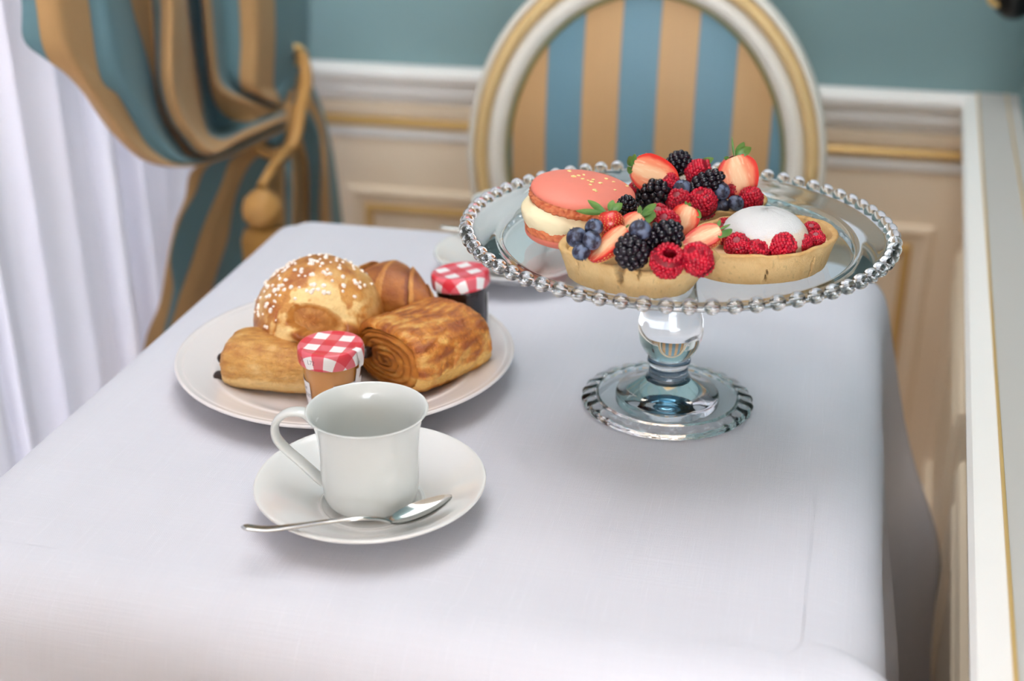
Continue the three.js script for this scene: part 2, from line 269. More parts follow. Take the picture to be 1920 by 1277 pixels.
// ------------------------------------------------------------------ sheer, striped curtain, tieback
{
  const g = grid(700, 14, (u, v) => { const z = ZB + 0.05 + u * 1.75, y = 0.02 + v * 2.58, f = 0.75 + 0.25 * Math.sin(z * 9 + 1), s = Math.sin(z * 88 + 1.8 * Math.sin(z * 23) + 0.25 * Math.sin(y * 2)); return { p: [-0.795 + 0.016 * f * s + 0.003 * Math.sin(z * 190 + y), y, z + 0.01 * Math.cos(z * 88)], uv: [u, v] }; });
  const m = shade(new THREE.Mesh(g, sheerM)); m.name = numbered('sheer_curtain'); scene.add(m);
  tag(m, 'white translucent sheer curtain hanging in soft folds at the left window', 'curtain');
}
const SWAG = [
  [0.3, [[-0.72, 0.967, -1.063], [-0.72, 0.931, -1.057], [-0.72, 0.896, -1.108], [-0.72, 0.867, -1.139], [-0.715, 0.829, -1.163], [-0.702, 0.776, -1.207], [-0.691, 0.745, -1.283], [-0.69, 0.724, -1.413], [-0.69, 0.715, -1.574]]],
  [1, [[-0.71, 0.966, -1.07], [-0.71, 0.918, -1.074], [-0.71, 0.882, -1.112], [-0.71, 0.844, -1.148], [-0.706, 0.811, -1.169], [-0.694, 0.775, -1.208], [-0.686, 0.747, -1.279], [-0.687, 0.727, -1.409], [-0.688, 0.718, -1.569]]],
  [1.5, [[-0.696, 0.964, -1.087], [-0.696, 0.924, -1.09], [-0.696, 0.883, -1.113], [-0.696, 0.839, -1.148], [-0.692, 0.804, -1.175], [-0.683, 0.771, -1.214], [-0.678, 0.75, -1.276], [-0.682, 0.731, -1.404], [-0.684, 0.722, -1.561]]],
  [2, [[-0.704, 0.954, -1.15], [-0.704, 0.873, -1.155], [-0.704, 0.85, -1.183], [-0.704, 0.818, -1.205], [-0.7, 0.785, -1.225], [-0.689, 0.761, -1.25], [-0.682, 0.748, -1.292], [-0.684, 0.731, -1.413], [-0.686, 0.722, -1.566]]],
  [2.5, [[-0.696, 0.95, -1.176], [-0.696, 0.89, -1.182], [-0.696, 0.847, -1.199], [-0.696, 0.807, -1.231], [-0.692, 0.782, -1.247], [-0.683, 0.761, -1.263], [-0.678, 0.75, -1.297], [-0.682, 0.735, -1.41], [-0.684, 0.725, -1.561]]],
  [3, [[-0.728, 0.933, -1.274], [-0.728, 0.885, -1.289], [-0.728, 0.84, -1.302], [-0.728, 0.801, -1.309], [-0.723, 0.769, -1.325], [-0.709, 0.748, -1.326], [-0.696, 0.739, -1.342], [-0.693, 0.73, -1.435], [-0.692, 0.722, -1.58]]],
  [3.9, [[-0.736, 0.924, -1.331], [-0.736, 0.877, -1.327], [-0.736, 0.835, -1.323], [-0.736, 0.799, -1.33], [-0.731, 0.766, -1.346], [-0.715, 0.746, -1.345], [-0.7, 0.737, -1.355], [-0.696, 0.731, -1.443], [-0.694, 0.723, -1.585]]],
  [5, [[-0.7, 0.932, -1.287], [-0.7, 0.888, -1.276], [-0.7, 0.846, -1.268], [-0.7, 0.802, -1.281], [-0.696, 0.776, -1.299], [-0.686, 0.757, -1.308], [-0.68, 0.748, -1.325], [-0.683, 0.74, -1.42], [-0.685, 0.73, -1.565]]],
  [5.6, [[-0.68, 0.935, -1.276], [-0.68, 0.886, -1.264], [-0.68, 0.843, -1.258], [-0.68, 0.803, -1.274], [-0.676, 0.779, -1.291], [-0.669, 0.763, -1.301], [-0.668, 0.755, -1.317], [-0.676, 0.747, -1.411], [-0.68, 0.735, -1.554]]],
  [5.9, [[-0.696, 0.926, -1.329], [-0.696, 0.863, -1.315], [-0.696, 0.822, -1.306], [-0.696, 0.79, -1.319], [-0.692, 0.769, -1.33], [-0.683, 0.758, -1.334], [-0.678, 0.752, -1.347], [-0.682, 0.747, -1.431], [-0.684, 0.736, -1.563]]],
  [6, [[-0.736, 0.91, -1.42], [-0.736, 0.846, -1.424], [-0.736, 0.802, -1.429], [-0.736, 0.765, -1.431], [-0.731, 0.752, -1.427], [-0.715, 0.749, -1.405], [-0.7, 0.746, -1.402], [-0.696, 0.743, -1.47], [-0.694, 0.733, -1.587]]],
  [6.6, [[-0.76, 0.898, -1.495], [-0.76, 0.831, -1.492], [-0.76, 0.775, -1.495], [-0.76, 0.742, -1.503], [-0.755, 0.731, -1.503], [-0.735, 0.733, -1.481], [-0.714, 0.737, -1.469], [-0.704, 0.739, -1.513], [-0.7, 0.733, -1.601]]],
  [7.5, [[-0.704, 0.915, -1.4], [-0.704, 0.858, -1.4], [-0.704, 0.813, -1.406], [-0.704, 0.791, -1.439], [-0.702, 0.775, -1.475], [-0.7, 0.762, -1.508], [-0.699, 0.751, -1.539], [-0.702, 0.742, -1.572], [-0.704, 0.732, -1.611]]],
  [6.4, [[-0.73, 0.898, -1.497], [-0.73, 0.846, -1.493], [-0.73, 0.805, -1.493], [-0.73, 0.784, -1.512], [-0.728, 0.768, -1.541], [-0.721, 0.755, -1.563], [-0.714, 0.747, -1.576], [-0.711, 0.739, -1.596], [-0.71, 0.73, -1.626]]],
  [7, [[-0.714, 0.896, -1.514], [-0.714, 0.844, -1.509], [-0.714, 0.798, -1.496], [-0.714, 0.785, -1.502], [-0.712, 0.776, -1.521], [-0.708, 0.764, -1.54], [-0.705, 0.754, -1.562], [-0.706, 0.744, -1.585], [-0.706, 0.734, -1.617]]],
  [7.5, [[-0.696, 0.895, -1.53], [-0.696, 0.842, -1.522], [-0.696, 0.79, -1.505], [-0.696, 0.782, -1.51], [-0.695, 0.776, -1.519], [-0.693, 0.768, -1.532], [-0.695, 0.758, -1.551], [-0.7, 0.747, -1.579], [-0.702, 0.738, -1.607]]],
  [8, [[-0.708, 0.881, -1.612], [-0.708, 0.826, -1.603], [-0.708, 0.772, -1.587], [-0.708, 0.767, -1.59], [-0.706, 0.762, -1.59], [-0.703, 0.757, -1.589], [-0.702, 0.751, -1.592], [-0.704, 0.743, -1.603], [-0.705, 0.738, -1.614]]],
  [8.5, [[-0.72, 0.868, -1.694], [-0.72, 0.809, -1.689], [-0.72, 0.786, -1.693], [-0.72, 0.775, -1.693], [-0.718, 0.765, -1.684], [-0.713, 0.758, -1.666], [-0.709, 0.751, -1.648], [-0.708, 0.744, -1.638], [-0.708, 0.737, -1.625]]],
  [8.9, [[-0.744, 0.848, -1.817], [-0.744, 0.801, -1.813], [-0.744, 0.768, -1.797], [-0.744, 0.758, -1.788], [-0.742, 0.75, -1.77], [-0.733, 0.746, -1.735], [-0.722, 0.743, -1.696], [-0.716, 0.74, -1.667], [-0.714, 0.734, -1.645]]],
];
const TAIL = [
  [1, [[-0.73, 0.697, -1.6], [-0.731, 0.71, -1.436], [-0.734, 0.708, -1.375], [-0.734, 0.682, -1.356], [-0.734, 0.659, -1.324], [-0.734, 0.619, -1.293], [-0.734, 0.58, -1.267], [-0.734, 0.537, -1.215]]],
  [2, [[-0.73, 0.694, -1.608], [-0.73, 0.704, -1.471], [-0.729, 0.704, -1.404], [-0.729, 0.683, -1.374], [-0.729, 0.663, -1.33], [-0.729, 0.628, -1.296], [-0.729, 0.585, -1.292], [-0.729, 0.518, -1.243]]],
  [3, [[-0.73, 0.692, -1.617], [-0.729, 0.697, -1.509], [-0.727, 0.695, -1.469], [-0.727, 0.675, -1.443], [-0.727, 0.64, -1.384], [-0.727, 0.598, -1.333], [-0.727, 0.569, -1.296], [-0.727, 0.51, -1.245]]],
  [3.5, [[-0.73, 0.69, -1.626], [-0.728, 0.687, -1.539], [-0.725, 0.683, -1.488], [-0.724, 0.66, -1.454], [-0.724, 0.624, -1.406], [-0.724, 0.587, -1.363], [-0.724, 0.56, -1.33], [-0.724, 0.489, -1.275]]],
  [4, [[-0.73, 0.688, -1.632], [-0.729, 0.679, -1.567], [-0.728, 0.671, -1.522], [-0.728, 0.642, -1.478], [-0.728, 0.598, -1.448], [-0.728, 0.569, -1.412], [-0.728, 0.547, -1.389], [-0.728, 0.467, -1.322]]],
  [4.6, [[-0.73, 0.686, -1.639], [-0.731, 0.666, -1.588], [-0.734, 0.634, -1.563], [-0.734, 0.6, -1.524], [-0.734, 0.566, -1.488], [-0.734, 0.539, -1.456], [-0.734, 0.507, -1.421], [-0.734, 0.432, -1.38]]],
  [5, [[-0.73, 0.684, -1.647], [-0.73, 0.66, -1.607], [-0.73, 0.627, -1.586], [-0.73, 0.589, -1.56], [-0.73, 0.543, -1.532], [-0.73, 0.503, -1.51], [-0.73, 0.464, -1.489], [-0.73, 0.396, -1.457]]],
  [5.5, [[-0.73, 0.686, -1.655], [-0.734, 0.65, -1.642], [-0.74, 0.609, -1.644], [-0.741, 0.564, -1.632], [-0.741, 0.512, -1.616], [-0.741, 0.466, -1.603], [-0.741, 0.42, -1.59], [-0.741, 0.342, -1.571]]],
  [5.9, [[-0.73, 0.688, -1.665], [-0.732, 0.646, -1.656], [-0.735, 0.606, -1.655], [-0.735, 0.559, -1.648], [-0.735, 0.504, -1.637], [-0.735, 0.457, -1.628], [-0.735, 0.408, -1.619], [-0.735, 0.327, -1.604]]],
  [7.3, [[-0.73, 0.693, -1.676], [-0.724, 0.654, -1.674], [-0.715, 0.617, -1.651], [-0.714, 0.572, -1.639], [-0.714, 0.517, -1.629], [-0.714, 0.462, -1.619], [-0.714, 0.414, -1.61], [-0.714, 0.333, -1.595]]],
  [7.9, [[-0.73, 0.698, -1.687], [-0.73, 0.655, -1.714], [-0.73, 0.61, -1.727], [-0.73, 0.545, -1.717], [-0.73, 0.488, -1.707], [-0.73, 0.43, -1.697], [-0.73, 0.38, -1.688], [-0.73, 0.295, -1.673]]],
  [8.3, [[-0.69, 0.746, -1.608], [-0.693, 0.691, -1.676], [-0.698, 0.636, -1.701], [-0.698, 0.573, -1.69], [-0.698, 0.508, -1.683], [-0.698, 0.442, -1.674], [-0.698, 0.393, -1.665], [-0.698, 0.309, -1.651]]],
  [9.6, [[-0.69, 0.772, -1.624], [-0.684, 0.68, -1.695], [-0.675, 0.631, -1.667], [-0.674, 0.572, -1.649], [-0.674, 0.513, -1.652], [-0.674, 0.453, -1.651], [-0.674, 0.403, -1.647], [-0.674, 0.317, -1.638]]],
  [10.6, [[-0.69, 0.796, -1.641], [-0.691, 0.723, -1.707], [-0.693, 0.634, -1.752], [-0.693, 0.521, -1.774], [-0.693, 0.455, -1.783], [-0.693, 0.398, -1.789], [-0.693, 0.341, -1.79], [-0.693, 0.245, -1.789]]],
];
function loft(cols, nu, nv) { // cols: arrays of [x, y, z, stripe]; smooth in both directions
  const rows = cols.map((c) => { const cv = new THREE.CatmullRomCurve3(c.map((p) => V(p[0], p[1], p[2])), false, 'centripetal'); return cv.getPoints(nv); });
  const k = cols.length, st = (i, v) => { const c = cols[i], f = v * (c.length - 1), a = Math.min(c.length - 2, Math.floor(f)); return mix(c[a][3], c[a + 1][3], f - a); };
  const cr = (a, b, c, d, t) => { const t2 = t * t, t3 = t2 * t; return 0.5 * (2 * b + (c - a) * t + (2 * a - 5 * b + 4 * c - d) * t2 + (3 * b - a - 3 * c + d) * t3); };
  const g = grid(nu, nv, (u, v) => {
    const f = u * (k - 1), i = Math.min(k - 2, Math.floor(f)), t = f - i, j = Math.round(v * nv), A = rows[Math.max(0, i - 1)][j], B = rows[i][j], C = rows[i + 1][j], D = rows[Math.min(k - 1, i + 2)][j];
    const p = ['x', 'y', 'z'].map((q) => mix(mix(B[q], C[q], t), cr(A[q], B[q], C[q], D[q], t), 0.7)); return { p, uv: [mix(st(i, v), st(i + 1, v), t) / 2, v * 4] };
  });
  return g;
}
{
  const t = thing('striped_curtain', 'blue and gold striped satin curtain swept aside to a tasselled tieback in the corner', 'curtain', [-0.72, 0, -1.4]);
  const loc = (x, y, z, s) => [x + 0.72, y, z + 1.4, s];
  const swag = SWAG.map(([s, pts], i) => {
    const [x0, , zt] = pts[0], z0 = -1.0 - 0.78 * i / (SWAG.length - 1);
    const up = [[z0, 2.55], [mix(z0, zt, 0.5), 1.75], [mix(z0, zt, 0.9), 1.2]].map(([z, y]) => loc(x0, y, z, s));
    return [...up, ...pts.map(([x, y, z], j) => loc(x, y, z, i < 2 ? s + (1.12 - s) * sm(0.5, 2, j) : s))];
  });
  part('gathered_panel', loft(swag, 220, 70), drapeCloth, t);
  part('gathered_knot', grid(40, 24, (u, v) => { const th = u * Math.PI * 2, ph = v * Math.PI, f = 1 + 0.10 * Math.sin(th * 7), x = 0.034 * Math.sin(ph) * Math.cos(th) * f, y = 0.034 * Math.cos(ph), z = 0.046 * Math.sin(ph) * Math.sin(th) * f; return { p: [-0.004 + x, 0.718 + y - 0.35 * z, -0.225 + z], uv: [u * 3.5 + 0.6, v] }; }, true), drapeCloth, t);
  const tail = TAIL.map(([s, pts]) => { const n = pts.length, e = pts[n - 1], q = pts[n - 2]; return [...pts.map(([x, y, z]) => loc(x, y, z, s)), loc(e[0], 0.2 * e[1] + 0.05, e[2] + (e[2] - q[2]) * 0.6, s), loc(e[0], 0.01, e[2] + (e[2] - q[2]) * 0.8, s)]; });
  part('hanging_tail', loft(tail, 160, 60), drapeCloth, t);
}
{
  const t = thing('tassel_tieback', 'golden cord tieback with a fat tassel hanging from the striped curtain', 'tieback', [-0.66, 0, -1.40]);
  const q = (x, y, z) => [x + 0.66, y, z + 1.40];
  part('cord_loop', tube([q(-0.715, 0.79, -1.70), q(-0.675, 0.803, -1.617), q(-0.655, 0.782, -1.575), q(-0.652, 0.754, -1.54), q(-0.650, 0.725, -1.515), q(-0.655, 0.708, -1.50), q(-0.70, 0.690, -1.54), q(-0.77, 0.705, -1.60), q(-0.775, 0.75, -1.66), q(-0.74, 0.785, -1.695)], 0.0085, 90, 10), cordM, t);
  part('hanger_cord', tube([q(-0.652, 0.712, -1.50), q(-0.642, 0.716, -1.45), q(-0.637, 0.712, -1.40), q(-0.638, 0.698, -1.369)], 0.0062, 24, 8), cordM, t);
  part('tassel_head', lathe([[0, 0.705], [0.006, 0.704], [0.012, 0.7], [0.021, 0.692], [0.0245, 0.680], [0.0235, 0.669], [0.018, 0.661], [0.013, 0.658], [0, 0.658]], 40).translate(0.022, -0.007, 0.033), cordM, t);
  part('tassel_skirt', lathe([[0, 0.658], [0.016, 0.657], [0.024, 0.652], [0.0285, 0.640], [0.0275, 0.60], [0.029, 0.53], [0.031, 0.47], [0, 0.47]], 64).translate(0.022, -0.007, 0.033), fringeM, t);
  part('hook', new THREE.TorusGeometry(0.012, 0.004, 8, 24).rotateY(0.4).translate(...q(-0.72, 0.79, -1.70)), gold, t);
}
// black and gold wall light, mostly out of frame
{
  const t = thing('wall_sconce', 'black and gold rounded wall sconce cut off by the top right corner', 'sconce', [0.247, 0.868, -1.765]);
  const k = std('#0b0b0d', 0.35);
  part('backplate', lathe([[0, 0.0], [0.010, 0.002], [0.021, 0.010], [0.027, 0.024], [0.028, 0.05], [0.028, 0.13], [0, 0.13]], 40), k, t);
  part('gilded_scroll', new THREE.TorusGeometry(0.010, 0.004, 10, 24).translate(-0.022, 0.030, 0.012), gold, t);
}

// ------------------------------------------------------------------ crystal cake stand
const SX = -0.0776, SZ = -0.8083;
{
  const t = thing('cake_stand', 'clear pressed-glass footed cake stand with a beaded rim holding the tarts', 'cake stand', [SX, TY, SZ]);
  const secs = {
    plate: [[0.1165, 0.1246], [0.112, 0.1242], [0.06, 0.1240], [0, 0.1240]],
    plate_underside: [[0.028, 0.1175], [0.05, 0.1183], [0.1150, 0.1188]],
    rim: [[0.1165, 0.1246], [0.1165, 0.1190], [0.120, 0.1198], [0.1235, 0.1225], [0.133, 0.1262], [0.140, 0.1285], [0.1416, 0.1297], [0.1410, 0.1308], [0.1385, 0.1312], [0.1345, 0.1305], [0.130, 0.1292], [0.1215, 0.1272], [0.119, 0.1262], [0.1165, 0.1246]].reverse(),
    stem: [[0.028, 0.1175], [0.0215, 0.113], [0.0175, 0.105], [0.0160, 0.096], [0.0162, 0.088], [0.0180, 0.079], [0.0208, 0.070], [0.0226, 0.061], [0.0225, 0.054], [0.0205, 0.046], [0.0170, 0.040], [0.0142, 0.0372], [0.0138, 0.0362], [0.0150, 0.0350], [0.0153, 0.0335], [0.0148, 0.0318], [0.0138, 0.0308], [0.0136, 0.028], [0.0142, 0.023], [0.0162, 0.0195]],
    foot_dome: [[0.0162, 0.0195], [0.022, 0.0160], [0.029, 0.0122], [0.036, 0.0086], [0.0366, 0.0050], [0.0360, 0.0014], [0.03, 0.0012], [0, 0.0022]],
    foot: [[0.0362, 0.0080], [0.0395, 0.0074], [0.044, 0.0076], [0.049, 0.0077]],
    foot_ring: [[0.0488, 0.0077], [0.0525, 0.0077], [0.0560, 0.0068], [0.0592, 0.0050], [0.0606, 0.0032], [0.0600, 0.0016], [0.0575, 0.0008], [0.053, 0.0008], [0.0495, 0.0030], [0.0488, 0.0077]],
  };
  for (const k of ['plate', 'plate_underside', 'rim', 'stem', 'foot_dome', 'foot', 'foot_ring']) {
    const flat = k !== 'stem' && !k.startsWith('foot'), pts = flat ? (k.startsWith('plate') ? secs[k].reverse() : secs[k]) : smoothPts(secs[k].map((p) => [p[0], p[1]]), secs[k].length * 4).map((p) => [Math.max(0, p[0]), p[1]]);
    let g = lathe(pts.reverse(), 192);
    if (k === 'foot_ring') { const p = g.attributes.position; for (let i = 0; i < p.count; i++) { const x = p.getX(i), z = p.getZ(i), r = Math.hypot(x, z), a = Math.atan2(z, x), w = sm(0.047, 0.056, r), f = 1 + w * 0.016 * (Math.abs(Math.cos(a * 14)) - 0.6); p.setX(i, x * f); p.setZ(i, z * f); p.setY(i, p.getY(i) * (1 - 0.16 * w * Math.abs(Math.sin(a * 14)))); } g.computeVertexNormals(); }
    part(k, g, k.startsWith('plate') || k === 'foot' ? crystalPlate : crystal, t);
  }
  const stage = t.children.find((c) => c.name === 'rim');
  const bead = new THREE.SphereGeometry(0.0049, 24, 16), NB = 68;
  for (let i = 0; i < NB; i++) { const a = i / NB * Math.PI * 2 + 0.02, b = part('bead', bead, crystal, stage); b.position.set(0.1412 * Math.cos(a), 0.1325, 0.1412 * Math.sin(a)); }
}

// ------------------------------------------------------------------ pastry: tart shells
const PY = TY + 0.1241;                                                   // plate surface of the stand
const crust = (base, dark) => (x, y, z, k) => { const n = fbm(x * 220, y * 220, z * 220, 4), f = fbm(x * 1400 + 9, y * 1400, z * 1400, 2); let c = mix3(base, dark, clamp(k + (n - 0.5) * 0.9)); const q = 0.93 + 0.14 * f; return c.map((v) => v * q); };
function shellGeo(a, b, e, h, wob, cracks, col, seedOff, slant = 0) {
  const sp = (th, s) => { const c = Math.cos(th), q = Math.sin(th), r = Math.pow(Math.pow(Math.abs(c), e) + Math.pow(Math.abs(q), e), -1 / e); return [a * s * r * c, b * s * r * q]; };
  // profile rows: [scale offset (metres inward), height, browning]
  const prof = []; for (let i = 0; i <= 3; i++) prof.push([mix(a, 0.0052, i / 3), 0.0, 0.3]); for (let i = 0; i <= 16; i++) { const t = i / 16; prof.push([0.0048 * Math.pow(1 - t, 0.8), h * t, 0.02 + 0.35 * Math.pow(t, 8)]); }
  prof.push([0.0008, h + 0.0009, 0.45], [0.0020, h + 0.0011, 0.4], [0.0032, h + 0.0005, 0.25]); for (let i = 0; i <= 6; i++) { const t = i / 6; prof.push([0.0038 + 0.004 * t, h * (1 - t) + 0.003 * t, 0.1]); }
  const n = 560;
  return grid(n, prof.length - 1, (u, v) => {
    const [ins, y0, k] = prof[Math.round(v * (prof.length - 1))], th = u * Math.PI * 2; let s = Math.max(0, 1 - ins * (1 + slant * Math.max(0, Math.cos(th))) / Math.min(a, b) * 0.95);
    const [bx, bz] = sp(th, 1), L = Math.hypot(bx, bz), nz = fbm(bx * 90 + seedOff, y0 * 90, bz * 90, 3) - 0.5;
    let d = nz * 0.0016 + (fbm(bx * 700, y0 * 700 + seedOff, bz * 700, 2) - 0.5) * 0.0005, y = y0 + (y0 > h * 0.5 ? wob * (fbm(bx * 60 + seedOff * 3, 1, bz * 60, 3) - 0.5) * sm(0.3, 1, y0 / h) : 0), dk = 0;
    for (const [ct, w, lo, hi] of cracks) { const zig = 0.010 * Math.sin(y0 * 900 + ct * 5) + 0.006 * Math.sin(y0 * 2300), t = (y0 / h - lo) / (hi - lo), q = Math.abs(th - ct - zig) * L; if (t > 0 && t < 1.3 && ins < 0.0056) { const ww = w * (0.25 + 0.75 * clamp(t)), m = 1 - sm(ww * 0.4, ww, q); d -= 0.0035 * m; dk = Math.max(dk, m); } }
    s = Math.max(0, s + d / L);
    const x = bx * s, z = bz * s;
    const c = col(x + seedOff, y, z, k), sp2 = noise(bx * 420 + seedOff, y0 * 420, bz * 420) > 0.86 ? 0.82 : 1;
    return { p: [x, y, z], c: mix3(c.map((q) => q * sp2), [0.10, 0.06, 0.03], dk * 0.6) };
  }, true);
}
const pastryM = vc(0.78, { bumpMap: tex(256, 256, (x, y) => { const q = fbm(x / 5, y / 5, 8, 4); return [q, q, q]; }, false, [24, 3]), bumpScale: 0.0005 });
const fillGeo = (a, b, e, amp, col, so) => grid(72, 20, (u, v) => { const th = u * Math.PI * 2, c = Math.cos(th), q = Math.sin(th), r = Math.pow(Math.pow(Math.abs(c), e) + Math.pow(Math.abs(q), e), -1 / e) * v, x = a * r * c, z = b * r * q, n = fbm(x * 180 + so, z * 180, 2, 3); return { p: [x, amp * (n - 0.5) + 0.0015 * (1 - v * v), z], c: col.map((k) => k * (0.9 + 0.2 * n)) }; }, true);
function tart(label, x, z, ry, a, b, e, h, fillY, cracks, base, dark, fillCol, so) {
  const t = thing('tart', label, 'tart', [x, PY, z], null, ry);
  part('tart_shell', shellGeo(a, b, e, h, 0.0028, cracks, crust(base, dark), so, so < 5 ? 1.2 : 0), pastryM, t);
  part('filling', fillGeo(a - 0.0036, b - 0.0036, e, 0.002, fillCol, so).translate(0, fillY, 0), vc(0.6), t);
  return t;
}
const paleCrust = lin('#e2bd83'), brownCrust = lin('#c98f4a');
tart('oblong berry tart nearest the guest with a cracked pale crust', -0.0924, -0.7265, -0.30, 0.0500, 0.0345, 2.5, 0.0190, 0.0155, [[1.50, 0.0034, 0.38, 1.0], [2.12, 0.0009, 0.55, 1.0], [1.24, 0.0008, 0.72, 1.0]], lin('#e6c48a'), lin('#d2a05c'), lin('#dcb573'), 3.1);
tart('tart at the right of the stand topped with a white powdered dome', -0.0195, -0.7710, 0.70, 0.0530, 0.0385, 1.9, 0.0190, 0.0125, [[1.30, 0.0008, 0.05, 0.5], [0.70, 0.0007, 0.05, 0.6], [2.0, 0.0006, 0.05, 0.4]], paleCrust, brownCrust, lin('#e0b98c'), 8.7);
tart('berry tart at the back of the stand, piled with mixed fruit', -0.0680, -0.8420, 0.16, 0.0480, 0.0335, 2.2, 0.0185, 0.0130, [], paleCrust, brownCrust, lin('#d8ae70'), 15.2);
{ // powdered dome
  const g = grid(96, 40, (u, v) => { const th = u * Math.PI * 2, ph = v * 1.75, r = 0.0275, n = fbm(Math.cos(th) * 3 + 4, Math.sin(th) * 3 + 4, v * 4, 3), f = fbm(Math.cos(th) * 30 * v, Math.sin(th) * 30 * v, v * 20, 3), s = 1 + 0.05 * (n - 0.5) + 0.012 * (f - 0.5); const x = r * s * Math.sin(ph) * Math.cos(th), z = r * s * Math.sin(ph) * Math.sin(th), y = 0.0185 * s * Math.cos(ph) * (v > 0.93 ? 1 : 1); const bare = sm(0.62, 0.72, v + 0.22 * (n - 0.5) + 0.12 * (f - 0.5) + 0.07 * Math.cos(th - 0.3)); return { p: [x, y, z], c: mix3([0.66, 0.65, 0.64], [0.70, 0.53, 0.37], bare * 0.7) }; }, true);
  const m = shade(new THREE.Mesh(g, vc(0.85, { bumpMap: tex(256, 256, (x, y) => { const q = fbm(x / 3, y / 3, 2, 3); return [q, q, q]; }, false, [4, 2]), bumpScale: 0.0004 }))); m.name = numbered('powdered_dome'); m.position.set(-0.0185, PY + 0.0185, -0.7700); scene.add(m);
  tag(m, 'white sugar-dusted dome resting on the right-hand tart among raspberries', 'meringue');
}

// ------------------------------------------------------------------ big macaron
{
  const t = thing('macaron', 'large coral pink macaron sandwich with thick cream and gold flecks', 'macaron', [-0.1412, PY + 0.0008, -0.7840]);
  const pink = lin('#e6806c'), deep = lin('#d26a45');
  const cap = (r, h, ruf, flip) => grid(160, 26, (u, v) => { // dome, edge, ruffled foot
    const th = u * Math.PI * 2; let x, y, c;
    if (v < 0.62) { const q = v / 0.62; x = r * Math.sin(q * Math.PI / 2); y = h * Math.pow(Math.cos(q * Math.PI / 2), 0.75); c = pink.map((k) => k * (0.97 + 0.06 * fbm(x * 300 * Math.cos(th), x * 300 * Math.sin(th), 1, 2))); }
    else { const q = (v - 0.62) / 0.38, n = fbm(Math.cos(th) * 26, Math.sin(th) * 26, q * 5 + 3, 3); x = r * (1.0 - 0.02 * (q > 0.03)) + ruf * (n - 0.40) * 5.0 * Math.sin(Math.min(1, q * 1.3) * Math.PI * 0.8) ; y = -q * 0.0072 - 0.0012 * (noise(Math.cos(th) * 14, Math.sin(th) * 14, 5) - 0.5) * (q > 0.5 ? 1 : 0); c = mix3(mix3(deep, lin('#a8402a'), q < 0.14 ? 0.75 : 0), lin('#f09a62'), clamp((n - 0.35) * 1.6)); if (q > 0.95) x *= 0.6; }
    return { p: [x * Math.cos(th), flip ? -y : y, x * Math.sin(th)], c };
  }, true);
  const shellM = vc(0.55);
  const lean = new THREE.Matrix4().makeRotationAxis(T, -0.10).multiply(new THREE.Matrix4().makeRotationAxis(R, 0.05));
  const bot = cap(0.0345, 0.0095, 0.0007, true).translate(0, 0.0095, 0); part('bottom_shell', bot, shellM, t);
  const cream = grid(128, 26, (u, v) => { const th = u * Math.PI * 2, q = v, n = fbm(Math.cos(th) * 3 + 7, Math.sin(th) * 3, q * 2.4, 3), bulge = Math.sin(q * Math.PI), left = Math.max(0, Math.cos(th - 2.75)); const drip = Math.max(0, noise(Math.cos(th) * 5 + 2, Math.sin(th) * 5, 4) - 0.35) * 0.006 * sm(0.5, 0, q); const r = (v === 0 || v === 1 ? 0.024 : 0.0315) + 0.0030 * bulge + 0.0032 * left * bulge + (n - 0.5) * 0.003; return { p: [r * Math.cos(th), 0.0125 + q * 0.0185 - drip * (bulge > 0.05 ? 1 : 0), r * Math.sin(th)], c: lin('#f5e6bd').map((k) => k * (0.95 + 0.1 * n)) }; }, true);
  part('cream_filling', cream, vc(0.5), t);
  const lift = new THREE.Matrix4().makeTranslation(0.0040, 0.0345, 0.002).multiply(lean);
  const topShell = part('top_shell', cap(0.0345, 0.0085, 0.0011, false).applyMatrix4(lift), shellM, t);
  const fl = std('#f0d68e', 0.4, { metalness: 0.2 });
  const spots = [[-6, 3], [-3, 4.5], [0, 6], [-1, 1], [2, 0], [4, -1], [5, 1.5], [3, -4], [5, -8], [6, -9], [13, 5], [17, 3], [9, -1], [17, -5], [25, 3], [-8, 10]];
  spots.forEach(([a, b]) => { const x = (a * R.x - b * 1.6 * T.x) * 0.00115, z = (a * R.z - b * 1.6 * T.z) * 0.00115, r = Math.hypot(x, z), y = 0.0085 * Math.pow(Math.cos(Math.asin(Math.min(0.97, r / 0.0345))), 0.75); const g = new THREE.IcosahedronGeometry(rr(0.0010, 0.0021), 0).scale(1, 0.28, rr(0.5, 1.3)).rotateY(rr(0, 6)).translate(x, y + 0.0002, z).applyMatrix4(lift); part('gold_fleck', g, fl, topShell); });
}

